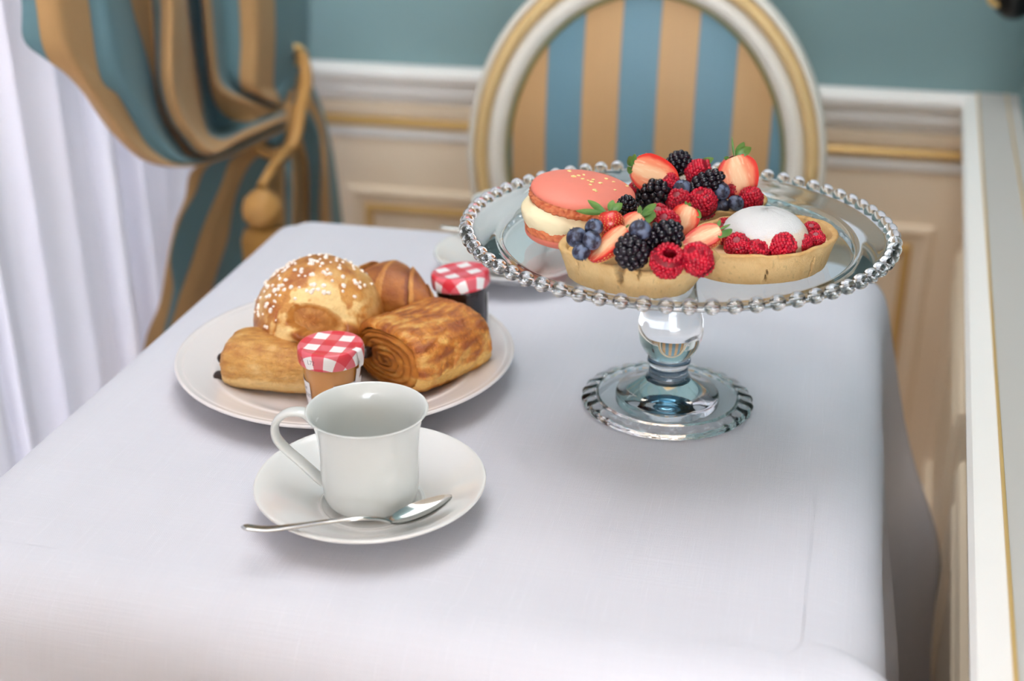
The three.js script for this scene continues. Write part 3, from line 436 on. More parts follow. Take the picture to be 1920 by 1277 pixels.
// ------------------------------------------------------------------ fruit
function drupes(rx, ry, rings, dr, hollow, rough, c0, c1, sd) { // berry of many drupelets, axis y
  const save = seed; seed = sd; const L = [], tint = [];
  const push = (g, c) => { const n = g.attributes.position.count, a = new Float32Array(n * 3); for (let i = 0; i < n; i++) a.set(c, i * 3); g.setAttribute('color', new THREE.BufferAttribute(a, 3)); L.push(g); };
  push(new THREE.SphereGeometry(1, 20, 14).scale(rx * 0.86, ry * (hollow ? 0.3 : 0.86), rx * 0.86).translate(0, hollow ? -ry * 0.56 : 0, 0), c1.map((k) => k * 0.7)); void tint;
  for (let i = 0; i < rings; i++) {
    const ph = hollow ? mix(0.16, 0.80, i / (rings - 1)) * Math.PI : mix(0.06, 0.93, i / (rings - 1)) * Math.PI, R0 = rx * Math.sin(ph), y = -ry * Math.cos(ph), n = Math.max(1, Math.round(2 * Math.PI * R0 / (dr * 1.75)));
    for (let k = 0; k < n; k++) { const a = (k + (i % 2) * 0.5 + rr(-0.12, 0.12)) / n * Math.PI * 2, s = dr * rr(0.88, 1.14), q = rr(0.9, 1.0) * rough; push(new THREE.SphereGeometry(s, 10, 8).translate(R0 * q * Math.cos(a), y * q, R0 * q * Math.sin(a)), mix3(c0, c1, rnd())); }
  }
  if (hollow) { const cup = lathe([[0, -ry * 0.55], [rx * 0.3, -ry * 0.4], [rx * 0.46, ry * 0.35], [rx * 0.62, ry * 0.86], [rx * 0.8, ry * 0.80], [rx * 0.95, ry * 0.55]], 28); push(cup, c1.map((k) => k * 0.6)); for (let k = 0; k < 15; k++) { const a = k / 15 * Math.PI * 2; push(new THREE.SphereGeometry(dr * 0.95, 10, 8).scale(1, 1.15, 1).translate(rx * 0.68 * Math.cos(a), ry * 0.84, rx * 0.68 * Math.sin(a)), mix3(c0, c1, rnd())); } }
  seed = save; return mergeC(L);
}
const blackM = vc(0.16, { specularIntensity: 0.9 }), raspM = vc(0.34, { specularIntensity: 0.8 });
const BLK = [[0.006, 0.005, 0.009], [0.016, 0.009, 0.016]], RSP = [lin('#c9122f'), lin('#9c0522')];
const blackGeo = [1, 2, 3].map((k) => drupes(0.0093, 0.0100 + k * 0.0007, 7, 0.0026, false, 0.98, ...BLK, 50 + k));
const raspGeo = [drupes(0.0092, 0.0088, 9, 0.00145, true, 0.98, ...RSP, 71), drupes(0.0090, 0.0098, 10, 0.0015, true, 0.98, ...RSP, 72)];
const orient = (o, axis, normal) => { const y = axis.clone().normalize(), z = (normal ?? (Math.abs(y.y) < 0.9 ? U : T)).clone(); z.addScaledVector(y, -z.dot(y)).normalize(); const x = V(0, 0, 0).crossVectors(y, z); o.quaternion.setFromRotationMatrix(new THREE.Matrix4().makeBasis(x, y, z)); return o; };
function berry(kind, geo, mat, label, p, axis, s, group, squash) {
  const m = shade(new THREE.Mesh(geo, mat)); m.name = numbered(kind); m.position.set(...p); orient(m, dir(...axis)); m.scale.set(s * (squash ?? 1), s, s * (squash ?? 1)); scene.add(m);
  return tag(m, label, 'berry', group);
}
const BG = 'blackberries on the tarts', RG = 'raspberries on the tarts', LG = 'blueberries on the tarts', SG = 'cut strawberries on the tarts';
// p is in world metres; s scales a berry of 9.3 mm radius
const black = (label, x, y, z, ax, s, k = 0, sq) => berry('blackberry', blackGeo[k], blackM, label, [x, y, z], ax, s, BG, sq);
const rasp = (label, x, y, z, ax, s, k = 0) => berry('raspberry', raspGeo[k], raspM, label, [x, y, z], ax, s, RG);
black('black shiny blackberry above the crack in the front tart crust', -0.0911, 0.9055, -0.6885, [-0.25, 0.75, 0.5], 0.97, 0);
black('long blackberry above the hollow raspberry on the front tart', -0.0739, 0.9105, -0.7020, [0.75, 0.55, -0.1], 0.98, 1);
black('small dark blackberry under green leaves at the back of the front tart', -0.1035, 0.9125, -0.7480, [0.1, 0.9, 0.3], 0.62, 2);
black('blackberry on top of the back tart, highest of the blackberries', -0.0817, 0.9165, -0.8396, [0.5, 0.6, 0.2], 0.80, 0);
black('blackberry with pale drupelets beside the macaron on the back tart', -0.0949, 0.9000, -0.8150, [0.6, 0.55, 0.4], 1.03, 1);
black('long hollow blackberry in the middle of the back tart', -0.0610, 0.9085, -0.8225, [0.85, 0.45, 0.0], 0.98, 2, 0.82);
rasp('raspberry showing its hollow at the front edge of the front tart', -0.0699, 0.9030, -0.6835, [0.1, 0.82, 0.42], 1.04, 0);
rasp('glossy raspberry at the right end of the front tart', -0.0530, 0.9055, -0.6860, [0.5, -0.75, -0.3], 0.98, 1);
rasp('raspberry behind the lone blueberry on the front tart', -0.0757, 0.9120, -0.7245, [0.3, -0.7, -0.5], 0.90, 1);
rasp('small raspberry under the leaf tip at the back of the front tart', -0.0832, 0.9110, -0.7440, [0.1, -0.8, -0.5], 0.72, 0);
rasp('left of the paired raspberries at the front of the back tart', -0.0776, 0.8985, -0.8120, [0.3, -0.8, -0.4], 0.90, 0);
rasp('right of the paired raspberries at the front of the back tart', -0.0616, 0.8985, -0.8122, [0.3, -0.9, -0.2], 1.02, 1);
rasp('raspberry at the right end of the back tart', -0.0306, 0.8990, -0.8258, [0.2, -0.9, 0.1], 0.86, 1);
rasp('raspberry hidden between the macaron and the back tart blackberry', -0.1080, 0.8985, -0.8240, [0, -0.8, -0.4], 0.76, 0);
rasp('raspberry below the cut strawberry at the left of the back tart', -0.0859, 0.9065, -0.8245, [0.4, -0.7, -0.4], 0.80, 1);
rasp('raspberry between the top blackberry and the tall strawberry', -0.0678, 0.9115, -0.8372, [0.9, 0.3, 0.1], 0.96, 1);
rasp('dark raspberry behind the upper blueberry on the back tart', -0.0473, 0.9030, -0.8330, [0, 1, 0], 0.80, 0);
rasp('raspberry at the left front under the white dome', -0.0335, 0.8950, -0.7425, [0.2, -0.75, -0.55], 0.84, 1);
rasp('raspberry sunk at the front centre under the white dome', -0.0215, 0.8915, -0.7435, [-0.3, -0.7, -0.5], 0.84, 0);
rasp('raspberry at the right front under the white dome', -0.0070, 0.8945, -0.7485, [-0.7, -0.55, -0.3], 0.92, 1);
rasp('small raspberry showing right of the white dome, nearer one', 0.0055, 0.8935, -0.7610, [0.2, -0.8, -0.4], 0.62, 0);
rasp('small raspberry at the right rim beside the white dome', 0.0135, 0.8935, -0.7700, [0.2, -0.8, -0.4], 0.60, 1);
rasp('raspberry peeping out behind the right side of the white dome', 0.0100, 0.8940, -0.7850, [0.1, -0.8, -0.4], 0.62, 0);
rasp('raspberry at the left behind the white dome', -0.0430, 0.8945, -0.7740, [0, 1, 0], 0.66, 1);
rasp('raspberry under the green strawberry leaf left of the white dome', -0.0430, 0.8950, -0.7590, [0, 1, 0], 0.62, 0);

const blueSkin = (() => { const g = grid(48, 28, (u, v) => { const th = u * Math.PI * 2, ph = v * Math.PI, x = Math.sin(ph) * Math.cos(th), z = Math.sin(ph) * Math.sin(th), y = Math.cos(ph), n = fbm(x * 2.2 + 4, y * 2.2, z * 2.2 + 1, 4), f = fbm(x * 9, y * 9, z * 9, 3), b = sm(0.38, 0.62, n + 0.25 * (f - 0.5)), dent = v < 0.12 ? -0.12 * (1 - v / 0.12) : 0; return { p: [x * 1.0, y * 0.9 * (1 + dent), z], c: mix3(lin('#1b162b'), lin('#66738e'), b * 0.85) }; }, true); return g; })();
const blueCrown = (() => { const L = []; for (let k = 0; k < 6; k++) { const a = k / 6 * Math.PI * 2; L.push(new THREE.ConeGeometry(0.13, 0.26, 5).scale(1, 1, 0.35).translate(0, 0.1, 0).rotateX(0.5).translate(0, 0, 0.27).rotateY(a).translate(0, 0.80, 0)); } return merge(L); })();
const blueM = vc(0.5), crownM = std('#39405c', 0.6);
function blue(label, x, y, z, ax, r) { const t = thing('blueberry', label, 'berry', [x, y, z], LG); part('skin', blueSkin, blueM, t).scale.setScalar(r); part('crown', blueCrown, crownM, t).scale.setScalar(r); return orient(t, dir(...ax)); }
blue('large blueberry at the left end of the front tart', -0.1255, 0.9085, -0.6975, [-0.4, 0.5, -0.6], 0.0064);
blue('blueberry lowest at the left edge of the front tart', -0.1212, 0.9025, -0.6900, [0.2, -0.6, 0.4], 0.0056);
blue('purple blueberry tucked against the sliced strawberry', -0.1155, 0.9090, -0.6930, [0.5, 0.4, 0.55], 0.0058);
blue('blueberry behind the purple one at the left of the front tart', -0.1160, 0.9140, -0.7020, [-0.2, 0.8, 0.1], 0.0056);
blue('lone blueberry with crown up in the middle of the front tart', -0.0875, 0.9175, -0.6935, [0.15, 0.95, -0.1], 0.0067);
blue('blueberry left of centre between blackberries on the back tart', -0.0763, 0.9050, -0.8189, [-0.2, 0.8, 0.2], 0.0066);
blue('upper blueberry beside the tall strawberry on the back tart', -0.0503, 0.9045, -0.8220, [0.4, 0.4, 0.5], 0.0060);
blue('lower right blueberry on the back tart', -0.0400, 0.8975, -0.8197, [0.3, 0.6, 0.3], 0.0057);
blue('purple shaded blueberry under the others at the back tart front', -0.0490, 0.8945, -0.8195, [-0.4, 0.3, 0.2], 0.0055);

// strawberries: local y runs tip -> leafy end, local +z is the cut face, radius 1 / length 2
const sProf = (s) => { const t = s < 0.64 ? Math.sqrt(Math.max(0, 1 - Math.pow(1 - s / 0.64, 2.1))) : 1 - 0.55 * Math.pow((s - 0.64) / 0.36, 2.2); return Math.max(0.0, s > 0.985 ? t * 0.5 : t); };
const strawSkin = grid(40, 40, (u, v) => { const a = Math.PI * u, r = sProf(v), x = r * Math.cos(a), z = -r * Math.sin(a), y = v * 2 - 1, n = fbm(x * 3, y * 3, z * 3, 3); return { p: [x, y, z], c: mix3(lin('#bd0e18'), lin('#d42c1a'), clamp(v * 0.7 - 0.2 + (n - 0.5))) }; });
const strawCut = (so) => grid(48, 48, (u, v) => { const r = sProf(v), s = u * 2 - 1, x = r * s, y = v * 2 - 1, n = fbm(x * 3 + so, y * 2, so, 3), f = fbm(x * 14 + so, y * 3, 2, 3), q = Math.abs(s) + (n - 0.5) * 0.25, tip = sm(0.0, 0.35, v); let c = mix3(lin('#f0c196'), lin('#ea8a64'), sm(0.15, 0.55, q)); c = mix3(c, lin('#d92a1c'), sm(0.68, 0.93, q)); c = mix3(lin('#d83022'), c, tip); c = mix3(c, lin('#f4d6b0'), 0.55 * sm(0.52, 0.7, f) * (1 - sm(0.5, 0.8, q))); return { p: [x, y, 0.03 * (1 - s * s) * (n - 0.3)], c }; });
const strawSeeds = (() => { const L = []; const save = seed; seed = 17; for (let i = 1; i < 15; i++) { const v = i / 15.5, r = sProf(v), n = Math.max(3, Math.round(11 * r)); for (let k = 0; k < n; k++) { const a = Math.PI * (k + 0.5 + (i % 2) * 0.35) / (n + 0.35); L.push(new THREE.SphereGeometry(0.035, 6, 5).scale(0.8, 1.5, 0.8).translate(r * 1.0 * Math.cos(a), v * 2 - 1, -r * 1.0 * Math.sin(a))); } } seed = save; return merge(L); })();
const leafGeo = (len, wid, curl, twist = 0) => grid(10, 12, (u, v) => { const w = wid * Math.pow(Math.sin(Math.PI * Math.min(1, v * 0.96 + 0.04)), 0.8), s = u * 2 - 1, y = len * (v - curl * 0.25 * v * v), z = curl * len * v * v * 0.7 + 0.25 * w * s * s; const a = twist * v; return { p: [w * s * Math.cos(a) - z * Math.sin(a) * 0.2, y, z], c: mix3(lin('#3d6f2c'), lin('#7d9a4b'), clamp(0.5 * v + 0.6 * (fbm(s * 3, v * 6, len * 50, 2) - 0.35))) }; });
const leafM = vc(0.45), seedM = std('#e2b45a', 0.5), strawM = vc(0.32, { clearcoat: 0.4, clearcoatRoughness: 0.2 }), cutM = vc(0.42);
function straw(label, p, axis, normal, rad, len, leaves, so) {
  const t = thing('strawberry', label, 'strawberry', p, SG); const sc = (m) => { m.scale.set(rad, len / 2, rad); return m; };
  const skin = sc(part('skin', strawSkin, strawM, t)); sc(part('cut_face', strawCut(so), cutM, t)); part('seeds', strawSeeds, seedM, skin).userData.kind = 'stuff';
  for (const [a, l, w, c, tw] of leaves) { const m = part('leaf', leafGeo(l, w, c, tw ?? 0), leafM, t); m.position.set(rad * 0.22 * Math.sin(a), len / 2 - 0.0008, -rad * 0.22 * (1 - Math.cos(a)) * 0.5); m.rotation.set(0, 0, -a); }
  return orient(t, dir(...axis), dir(...normal));
}
straw('narrow strawberry wedge leaning across the front of the front tart', [-0.1068, 0.9070, -0.6950], [0.72, 0.62, -0.25], [-0.55, 0.72, 0.30], 0.0088, 0.029, [[0.4, 0.004, 0.001, 0.3]], 1);
straw('red strawberry piece skin outwards under green leaves, front tart left', [-0.1080, 0.9105, -0.7170], [-0.2, 0.95, -0.1], [0.2, 0.1, -0.95], 0.0085, 0.019, [[-1.1, 0.009, 0.0026, 0.5], [-0.4, 0.008, 0.0024, 0.6], [0.9, 0.015, 0.0022, 0.35], [1.4, 0.020, 0.0020, 0.2]], 2);
straw('strawberry half lying cut side up behind the lone blueberry', [-0.0985, 0.9095, -0.7170], [0.68, 0.62, -0.25], [-0.35, 0.72, 0.55], 0.0085, 0.024, [[-0.6, 0.006, 0.0016, 0.5], [0.3, 0.013, 0.0032, 0.3], [1.1, 0.013, 0.0045, 0.55]], 3);
straw('strawberry half facing the guest, standing before the paired raspberries', [-0.0663, 0.9115, -0.7320], [0.35, 0.9, -0.1], [-0.35, 0.35, 0.8], 0.0090, 0.0205, [[-0.8, 0.004, 0.001, 0.5], [-0.1, 0.004, 0.001, 0.8], [1.9, 0.009, 0.0022, 0.4]], 4);
straw('strawberry half with a big green leaf at the right of the front tart', [-0.0535, 0.9085, -0.7160], [0.88, 0.38, -0.1], [-0.25, 0.80, 0.35], 0.0092, 0.0235, [[-0.9, 0.006, 0.0012, 0.4], [0.2, 0.008, 0.0012, 0.3], [1.25, 0.012, 0.0048, 0.5]], 5);
straw('large strawberry half facing the guest at the left of the back tart', [-0.0945, 0.9135, -0.8190], [-0.88, 0.32, 0.1], [0.1, 0.42, 0.88], 0.0130, 0.034, [[-0.5, 0.008, 0.0026, 0.9], [0.4, 0.011, 0.003, 1.0], [1.1, 0.008, 0.002, 0.8]], 6);
straw('tall strawberry half with stalk standing at the right of the back tart', [-0.0395, 0.9115, -0.8300], [-0.32, 0.93, -0.05], [0.1, 0.25, 0.95], 0.0142, 0.031, [[-0.9, 0.006, 0.0014, 0.5], [0.15, 0.015, 0.0008, 0.05], [0.7, 0.012, 0.0030, 0.3], [1.2, 0.012, 0.0034, 0.6]], 7);
{ const g = leafGeo(0.013, 0.0030, 0.3); const m = shade(new THREE.Mesh(g, leafM)); m.name = numbered('leaf'); m.position.set(-0.0690, 0.9150, -0.8420); orient(m, dir(0.9, 0.35, 0), dir(0, 0.6, 0.7)); scene.add(m); tag(m, 'small green leaf lying on the raspberry at the top of the back tart', 'leaf'); }

// ------------------------------------------------------------------ breakfast plate and pastries
const DX = -0.3152, DZ = -0.8005, DY = TY + 0.0065;                       // plate centre and its inner surface
{
  const t = thing('dessert_plate', 'large round white china plate carrying the pastries and jam jars', 'plate', [DX, TY + 0.0006, DZ]);
  part('well', lathe(smoothPts([[0, 0.003], [0.05, 0.003], [0.066, 0.0022], [0.067, 0], [0.071, 0], [0.073, 0.003], [0.085, 0.0062], [0.105, 0.0122], [0.1225, 0.0176], [0.1243, 0.0190], [0.1240, 0.0200], [0.1225, 0.0204]], 60).map((p) => [Math.max(0, p[0]), Math.max(0, p[1])]), 160), chinaPlate, t);
  part('rim', lathe(smoothPts([[0.1225, 0.0204], [0.119, 0.0193], [0.1175, 0.0192], [0.105, 0.0152], [0.0985, 0.0132], [0.0965, 0.0133], [0.086, 0.0094], [0.079, 0.0074], [0.072, 0.0062], [0.05, 0.0058], [0, 0.0058]], 60).map((p) => [Math.max(0, p[0]), p[1]]), 160), chinaPlate, t);
}
const bread = (pale, mid, dark) => (k, x, y, z, s = 1) => { const n = fbm(x * 120 * s, y * 120 * s, z * 120 * s, 4), f = fbm(x * 600, y * 600, z * 600, 3); const t = clamp(k + (n - 0.5) * 1.1); let c = t < 0.5 ? mix3(pale, mid, t * 2) : mix3(mid, dark, t * 2 - 1); return c.map((q) => q * (0.9 + 0.2 * f)); };
const crumbBump = tex(256, 256, (x, y) => { const q = fbm(x / 6, y / 6, 12, 5); return [q, q, q]; }, false, [6, 6]);
{ // brioche bun: torn, glossy, pearl sugar
  const t = thing('brioche_bun', 'round golden brioche bun with pearl sugar and a torn split, topmost of the pastries', 'bun', [-0.3405, DY + 0.0280, -0.8110]);
  const col = bread(lin('#f0cd8c'), lin('#d29449'), lin('#a55a22'));
  const a = 0.0490, hgt = 0.0500, c0 = dir(0.06, 0.44, 0.90);
  const surf = (th, ph) => {
    let x = Math.sin(ph) * Math.cos(th), y = Math.cos(ph), z = Math.sin(ph) * Math.sin(th);
    const d0 = V(x, y, z), lump = fbm(x * 1.8 + 3, y * 1.8, z * 1.8, 3) - 0.5, fine = fbm(x * 9, y * 9, z * 9, 3) - 0.5;
    let r = 1 + 0.12 * lump + 0.012 * fine;
    // a torn pocket: pale hollow above a lip of crust peeled outwards at its lower left
    const e = d0.clone().sub(c0), ex = e.dot(R), ey = e.y * 0.9 - e.dot(T) * 0.44, fr = d0.dot(c0) > 0.2 ? 1 : 0, jag = 0.05 * (noise(ex * 11 + 3, ey * 11) - 0.5);
    const q = Math.hypot((ex - 0.02) / 0.46, (ey + 0.02 + 0.18 * ex) / 0.25) + jag * 2, ang = Math.atan2(ey + 0.02 + 0.18 * ex, ex - 0.02);
    const low = fr * sm(-0.1, -0.5, Math.sin(ang - 0.35)), inside = fr * (1 - sm(0.80, 0.97, q)), lip = low * sm(0.88, 1.0, q) * sm(1.55, 1.05, q);
    r -= 0.19 * inside * (0.45 + 0.55 * sm(0.25, -0.15, ey)); r += 0.14 * lip;
    const crease = fr * Math.exp(-Math.pow((ex + 0.55 - 0.3 * ey + jag) / 0.022, 2)) * sm(0.3, -0.1, ey) + fr * Math.exp(-Math.pow((ex + 0.12 + 0.1 * ey + jag) / 0.022, 2)) * sm(-0.3, -0.45, ey); r -= 0.035 * crease;
    const near = Math.hypot(ex * 0.9, ey), pale = fr * sm(0.49, 0.57, fbm(x * 4.5 + 9, y * 4.5, z * 4.5 + 2, 3)) * sm(0.95, 0.3, near) * (1 - lip);
    const under = y < 0 ? 0.52 : 1;
    const P = [x * r * a, y * r * hgt * under, z * r * a];
    const k = 0.58 + 0.45 * (noise(x * 2.5, y * 2.5 + 5, z * 2.5) - 0.5) - 0.75 * pale * (1 - inside) - 0.16 * inside + 1.0 * lip * sm(0.86, 0.98, q) + 0.25 * sm(0.5, 1.0, y) * noise(x * 6, 3, z * 6) + 0.4 * crease;
    return [P, col(k, ...P)];
  };
  const bun = part('bun', grid(330, 200, (u, v) => { const [p, c] = surf(u * Math.PI * 2, v * Math.PI); return { p, c }; }, true), vc(0.42, { bumpMap: crumbBump, bumpScale: 0.0006, clearcoat: 0.15, clearcoatRoughness: 0.4 }), t);
  const L = []; for (let i = 0; i < 170; i++) {
    const crown = rnd() < 0.8, ph = crown ? Math.pow(rnd(), 0.6) * 0.95 : rr(0.7, 1.35), th = crown ? rnd() * 6.283 : rr(1.8, 3.4) + 0.1, [p] = surf(th, ph);
    L.push(new THREE.IcosahedronGeometry(rr(0.0011, 0.0023), 0).scale(1, rr(0.6, 1), rr(0.7, 1.1)).rotateY(rr(0, 6)).rotateX(rr(0, 3)).translate(...p));
  }
  part('pearl_sugar', merge(L), std('#f6ece2', 0.5), bun).userData.kind = 'stuff';
}
// rolled pastry: axis along local x, wound layers seen on the ends
function roll(len, wid, hgt, so, flake, pal) {
  const col = bread(...pal), NU = 168, NV = 120;
  const sec = (u) => { const th = u * Math.PI * 2, c = Math.cos(th), s = Math.sin(th), e = 2.7, r = Math.pow(Math.pow(Math.abs(c), e) + Math.pow(Math.abs(s), e), -1 / e); return [c * r, s * r]; };
  const body = grid(NU, NV, (u, v) => {
    const [cz, cy] = sec(u), x = (v - 0.5) * len, end = Math.abs(v - 0.5) * 2, round = Math.pow(Math.max(0, 1 - Math.pow(end, 7)), 0.5), k0 = 0.80 + 0.20 * round;
    const top = Math.max(0, cy), n = fbm(x * 90 + so, cz * 4, cy * 4 + so, 4) - 0.5, fl = fbm(x * 130 + so, cz * 16, cy * 5, 3) - 0.5, sheet = Math.abs(fbm(x * 60 + so * 2, cz * 7 + 3, cy * 3, 3) - 0.5) < 0.03 ? -0.014 : 0;
    const g = k0 * (1 + 0.10 * n * 0.8 + flake * 0.075 * fl + flake * 1.5 * sheet), y = cy < 0 ? Math.max(cy * g, -0.93) : cy * g * (1 + 0.06 * Math.sin(x * 60 + so));
    const z = cz * g * (1 + 0.05 * (1 - cy) * 0.5);
    const strip = sm(-0.75, -0.5, cy) * sm(-0.05, -0.3, cy) * sm(0.3, 0.8, Math.abs(cz));
    const k = 0.56 + 0.08 * top + 0.9 * (fbm(x * 110 + so, cz * 5, cy * 6, 3) - 0.5) * flake + fl * 1.3 * flake - 0.62 * strip;
    return { p: [x, y * hgt / 2, z * wid / 2], c: col(k, x + so, y * hgt / 2, z * wid / 2) };
  }, true);
  const cap = (sgn) => grid(110, 34, (u, v) => { const th = u * Math.PI * 2, [cz, cy] = sec(u), s = 1 - v, turn = s * 5.2 + th / (Math.PI * 2), ph = turn - Math.floor(turn), ridge = Math.pow(Math.abs(Math.sin(Math.PI * ph)), 0.6), n = fbm(cz * s * 5 + so, cy * s * 5, sgn, 3), x = sgn * (len / 2 + 0.0030 * (1 - s * s) * 0.9 + 0.0022 * ridge * (s < 0.96 ? 1 : 0) - 0.0012 + 0.002 * (n - 0.5) * (s < 0.98 ? 1 : 0)), k = 0.80; return { p: [x, Math.max(cy * s * k, -0.93) * hgt / 2, cz * s * k * 1.03 * wid / 2], c: col(0.30 + 0.45 * ridge * n + 0.35 * (1 - ridge), x + so, cy * s * 0.02, cz * s * 0.02) }; }, true);
  return [body, mergeC([cap(1), cap(-1)])];
}
const flakyM = vc(0.40, { bumpMap: crumbBump, bumpScale: 0.0008, clearcoat: 0.25, clearcoatRoughness: 0.35 }), layerM = vc(0.55, { bumpMap: crumbBump, bumpScale: 0.0006 });
const chocM = std('#2a1712', 0.35), stick = new THREE.CapsuleGeometry(0.0042, 0.012, 4, 12).rotateZ(Math.PI / 2);
const warm = [lin('#e8c080'), lin('#cf8f45'), lin('#a85f22')], toasted = [lin('#d99a4a'), lin('#b86f28'), lin('#8a461a')];
function chocRoll(label, pos, ry, len, wid, hgt, so, flake, pal, sticks) {
  const t = thing('chocolate_pastry', label, 'pastry', pos, null, ry), [b, c] = roll(len, wid, hgt, so, flake, pal);
  part('crust', b, flakyM, t); part('layered_ends', c, layerM, t);
  for (const [s, y, z] of sticks) part('chocolate_stick', stick, chocM, t).position.set(s * len / 2, y * hgt / 2, z * wid / 2);
  return t;
}
// right: its axis runs away from the guest to the right; near end shows the layers
chocRoll('large flaky chocolate pastry at the right of the plate beside the dark jam', [-0.2555, DY + 0.0235, -0.8020], Math.atan2(0.87, 0.49), 0.072, 0.076, 0.0490, 4.4, 1, [lin('#ecba66'), lin('#d2822c'), lin('#a1531a')], [[-1, 0.05, -0.45]]);
chocRoll('pale chocolate pastry lying under the brioche at the left of the plate', [-0.3450, DY + 0.0172, -0.7640], 0.06, 0.086, 0.056, 0.0360, 9.9, 0.55, [lin('#f0c884'), lin('#dba253'), lin('#b9762e')], [[-1, 0.0, 0.15], [-1, -0.55, 0.5]]);
{ // croissant: tapered bent roll with stepped layers
  const t = thing('croissant', 'dark glossy croissant lying behind the brioche at the back of the plate', 'croissant', [-0.3020, DY + 0.0285, -0.8680], null, -0.12);
  const col = bread(...toasted), L = 0.118;
  part('crust', grid(72, 180, (u, v) => {
    const s = v * 2 - 1, ang = s * 0.85, r0 = L / 2 / 0.85 * 0.95, cx = r0 * Math.sin(ang), cz = r0 * (1 - Math.cos(ang)), th = u * Math.PI * 2;
    const taper = Math.pow(Math.max(0, 1 - Math.pow(Math.abs(s), 2.2)), 0.62), step = (Math.abs(s) * 2.7 + 0.10 * Math.sin(th)) % 1, rad = 0.0280 * taper * (0.90 + 0.17 * Math.pow(1 - step, 0.7)), n = fbm(cx * 80, Math.cos(th) * 3, Math.sin(th) * 3, 3) - 0.5, rr2 = rad * (1 + 0.08 * n), o = Math.cos(th) * rr2, y = Math.max(Math.sin(th) * rr2, -0.0275);
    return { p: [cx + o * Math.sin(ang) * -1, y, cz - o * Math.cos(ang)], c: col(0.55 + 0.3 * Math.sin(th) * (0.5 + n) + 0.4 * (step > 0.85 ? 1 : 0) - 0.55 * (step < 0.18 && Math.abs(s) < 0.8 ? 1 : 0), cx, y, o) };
  }, true), flakyM, t);
}

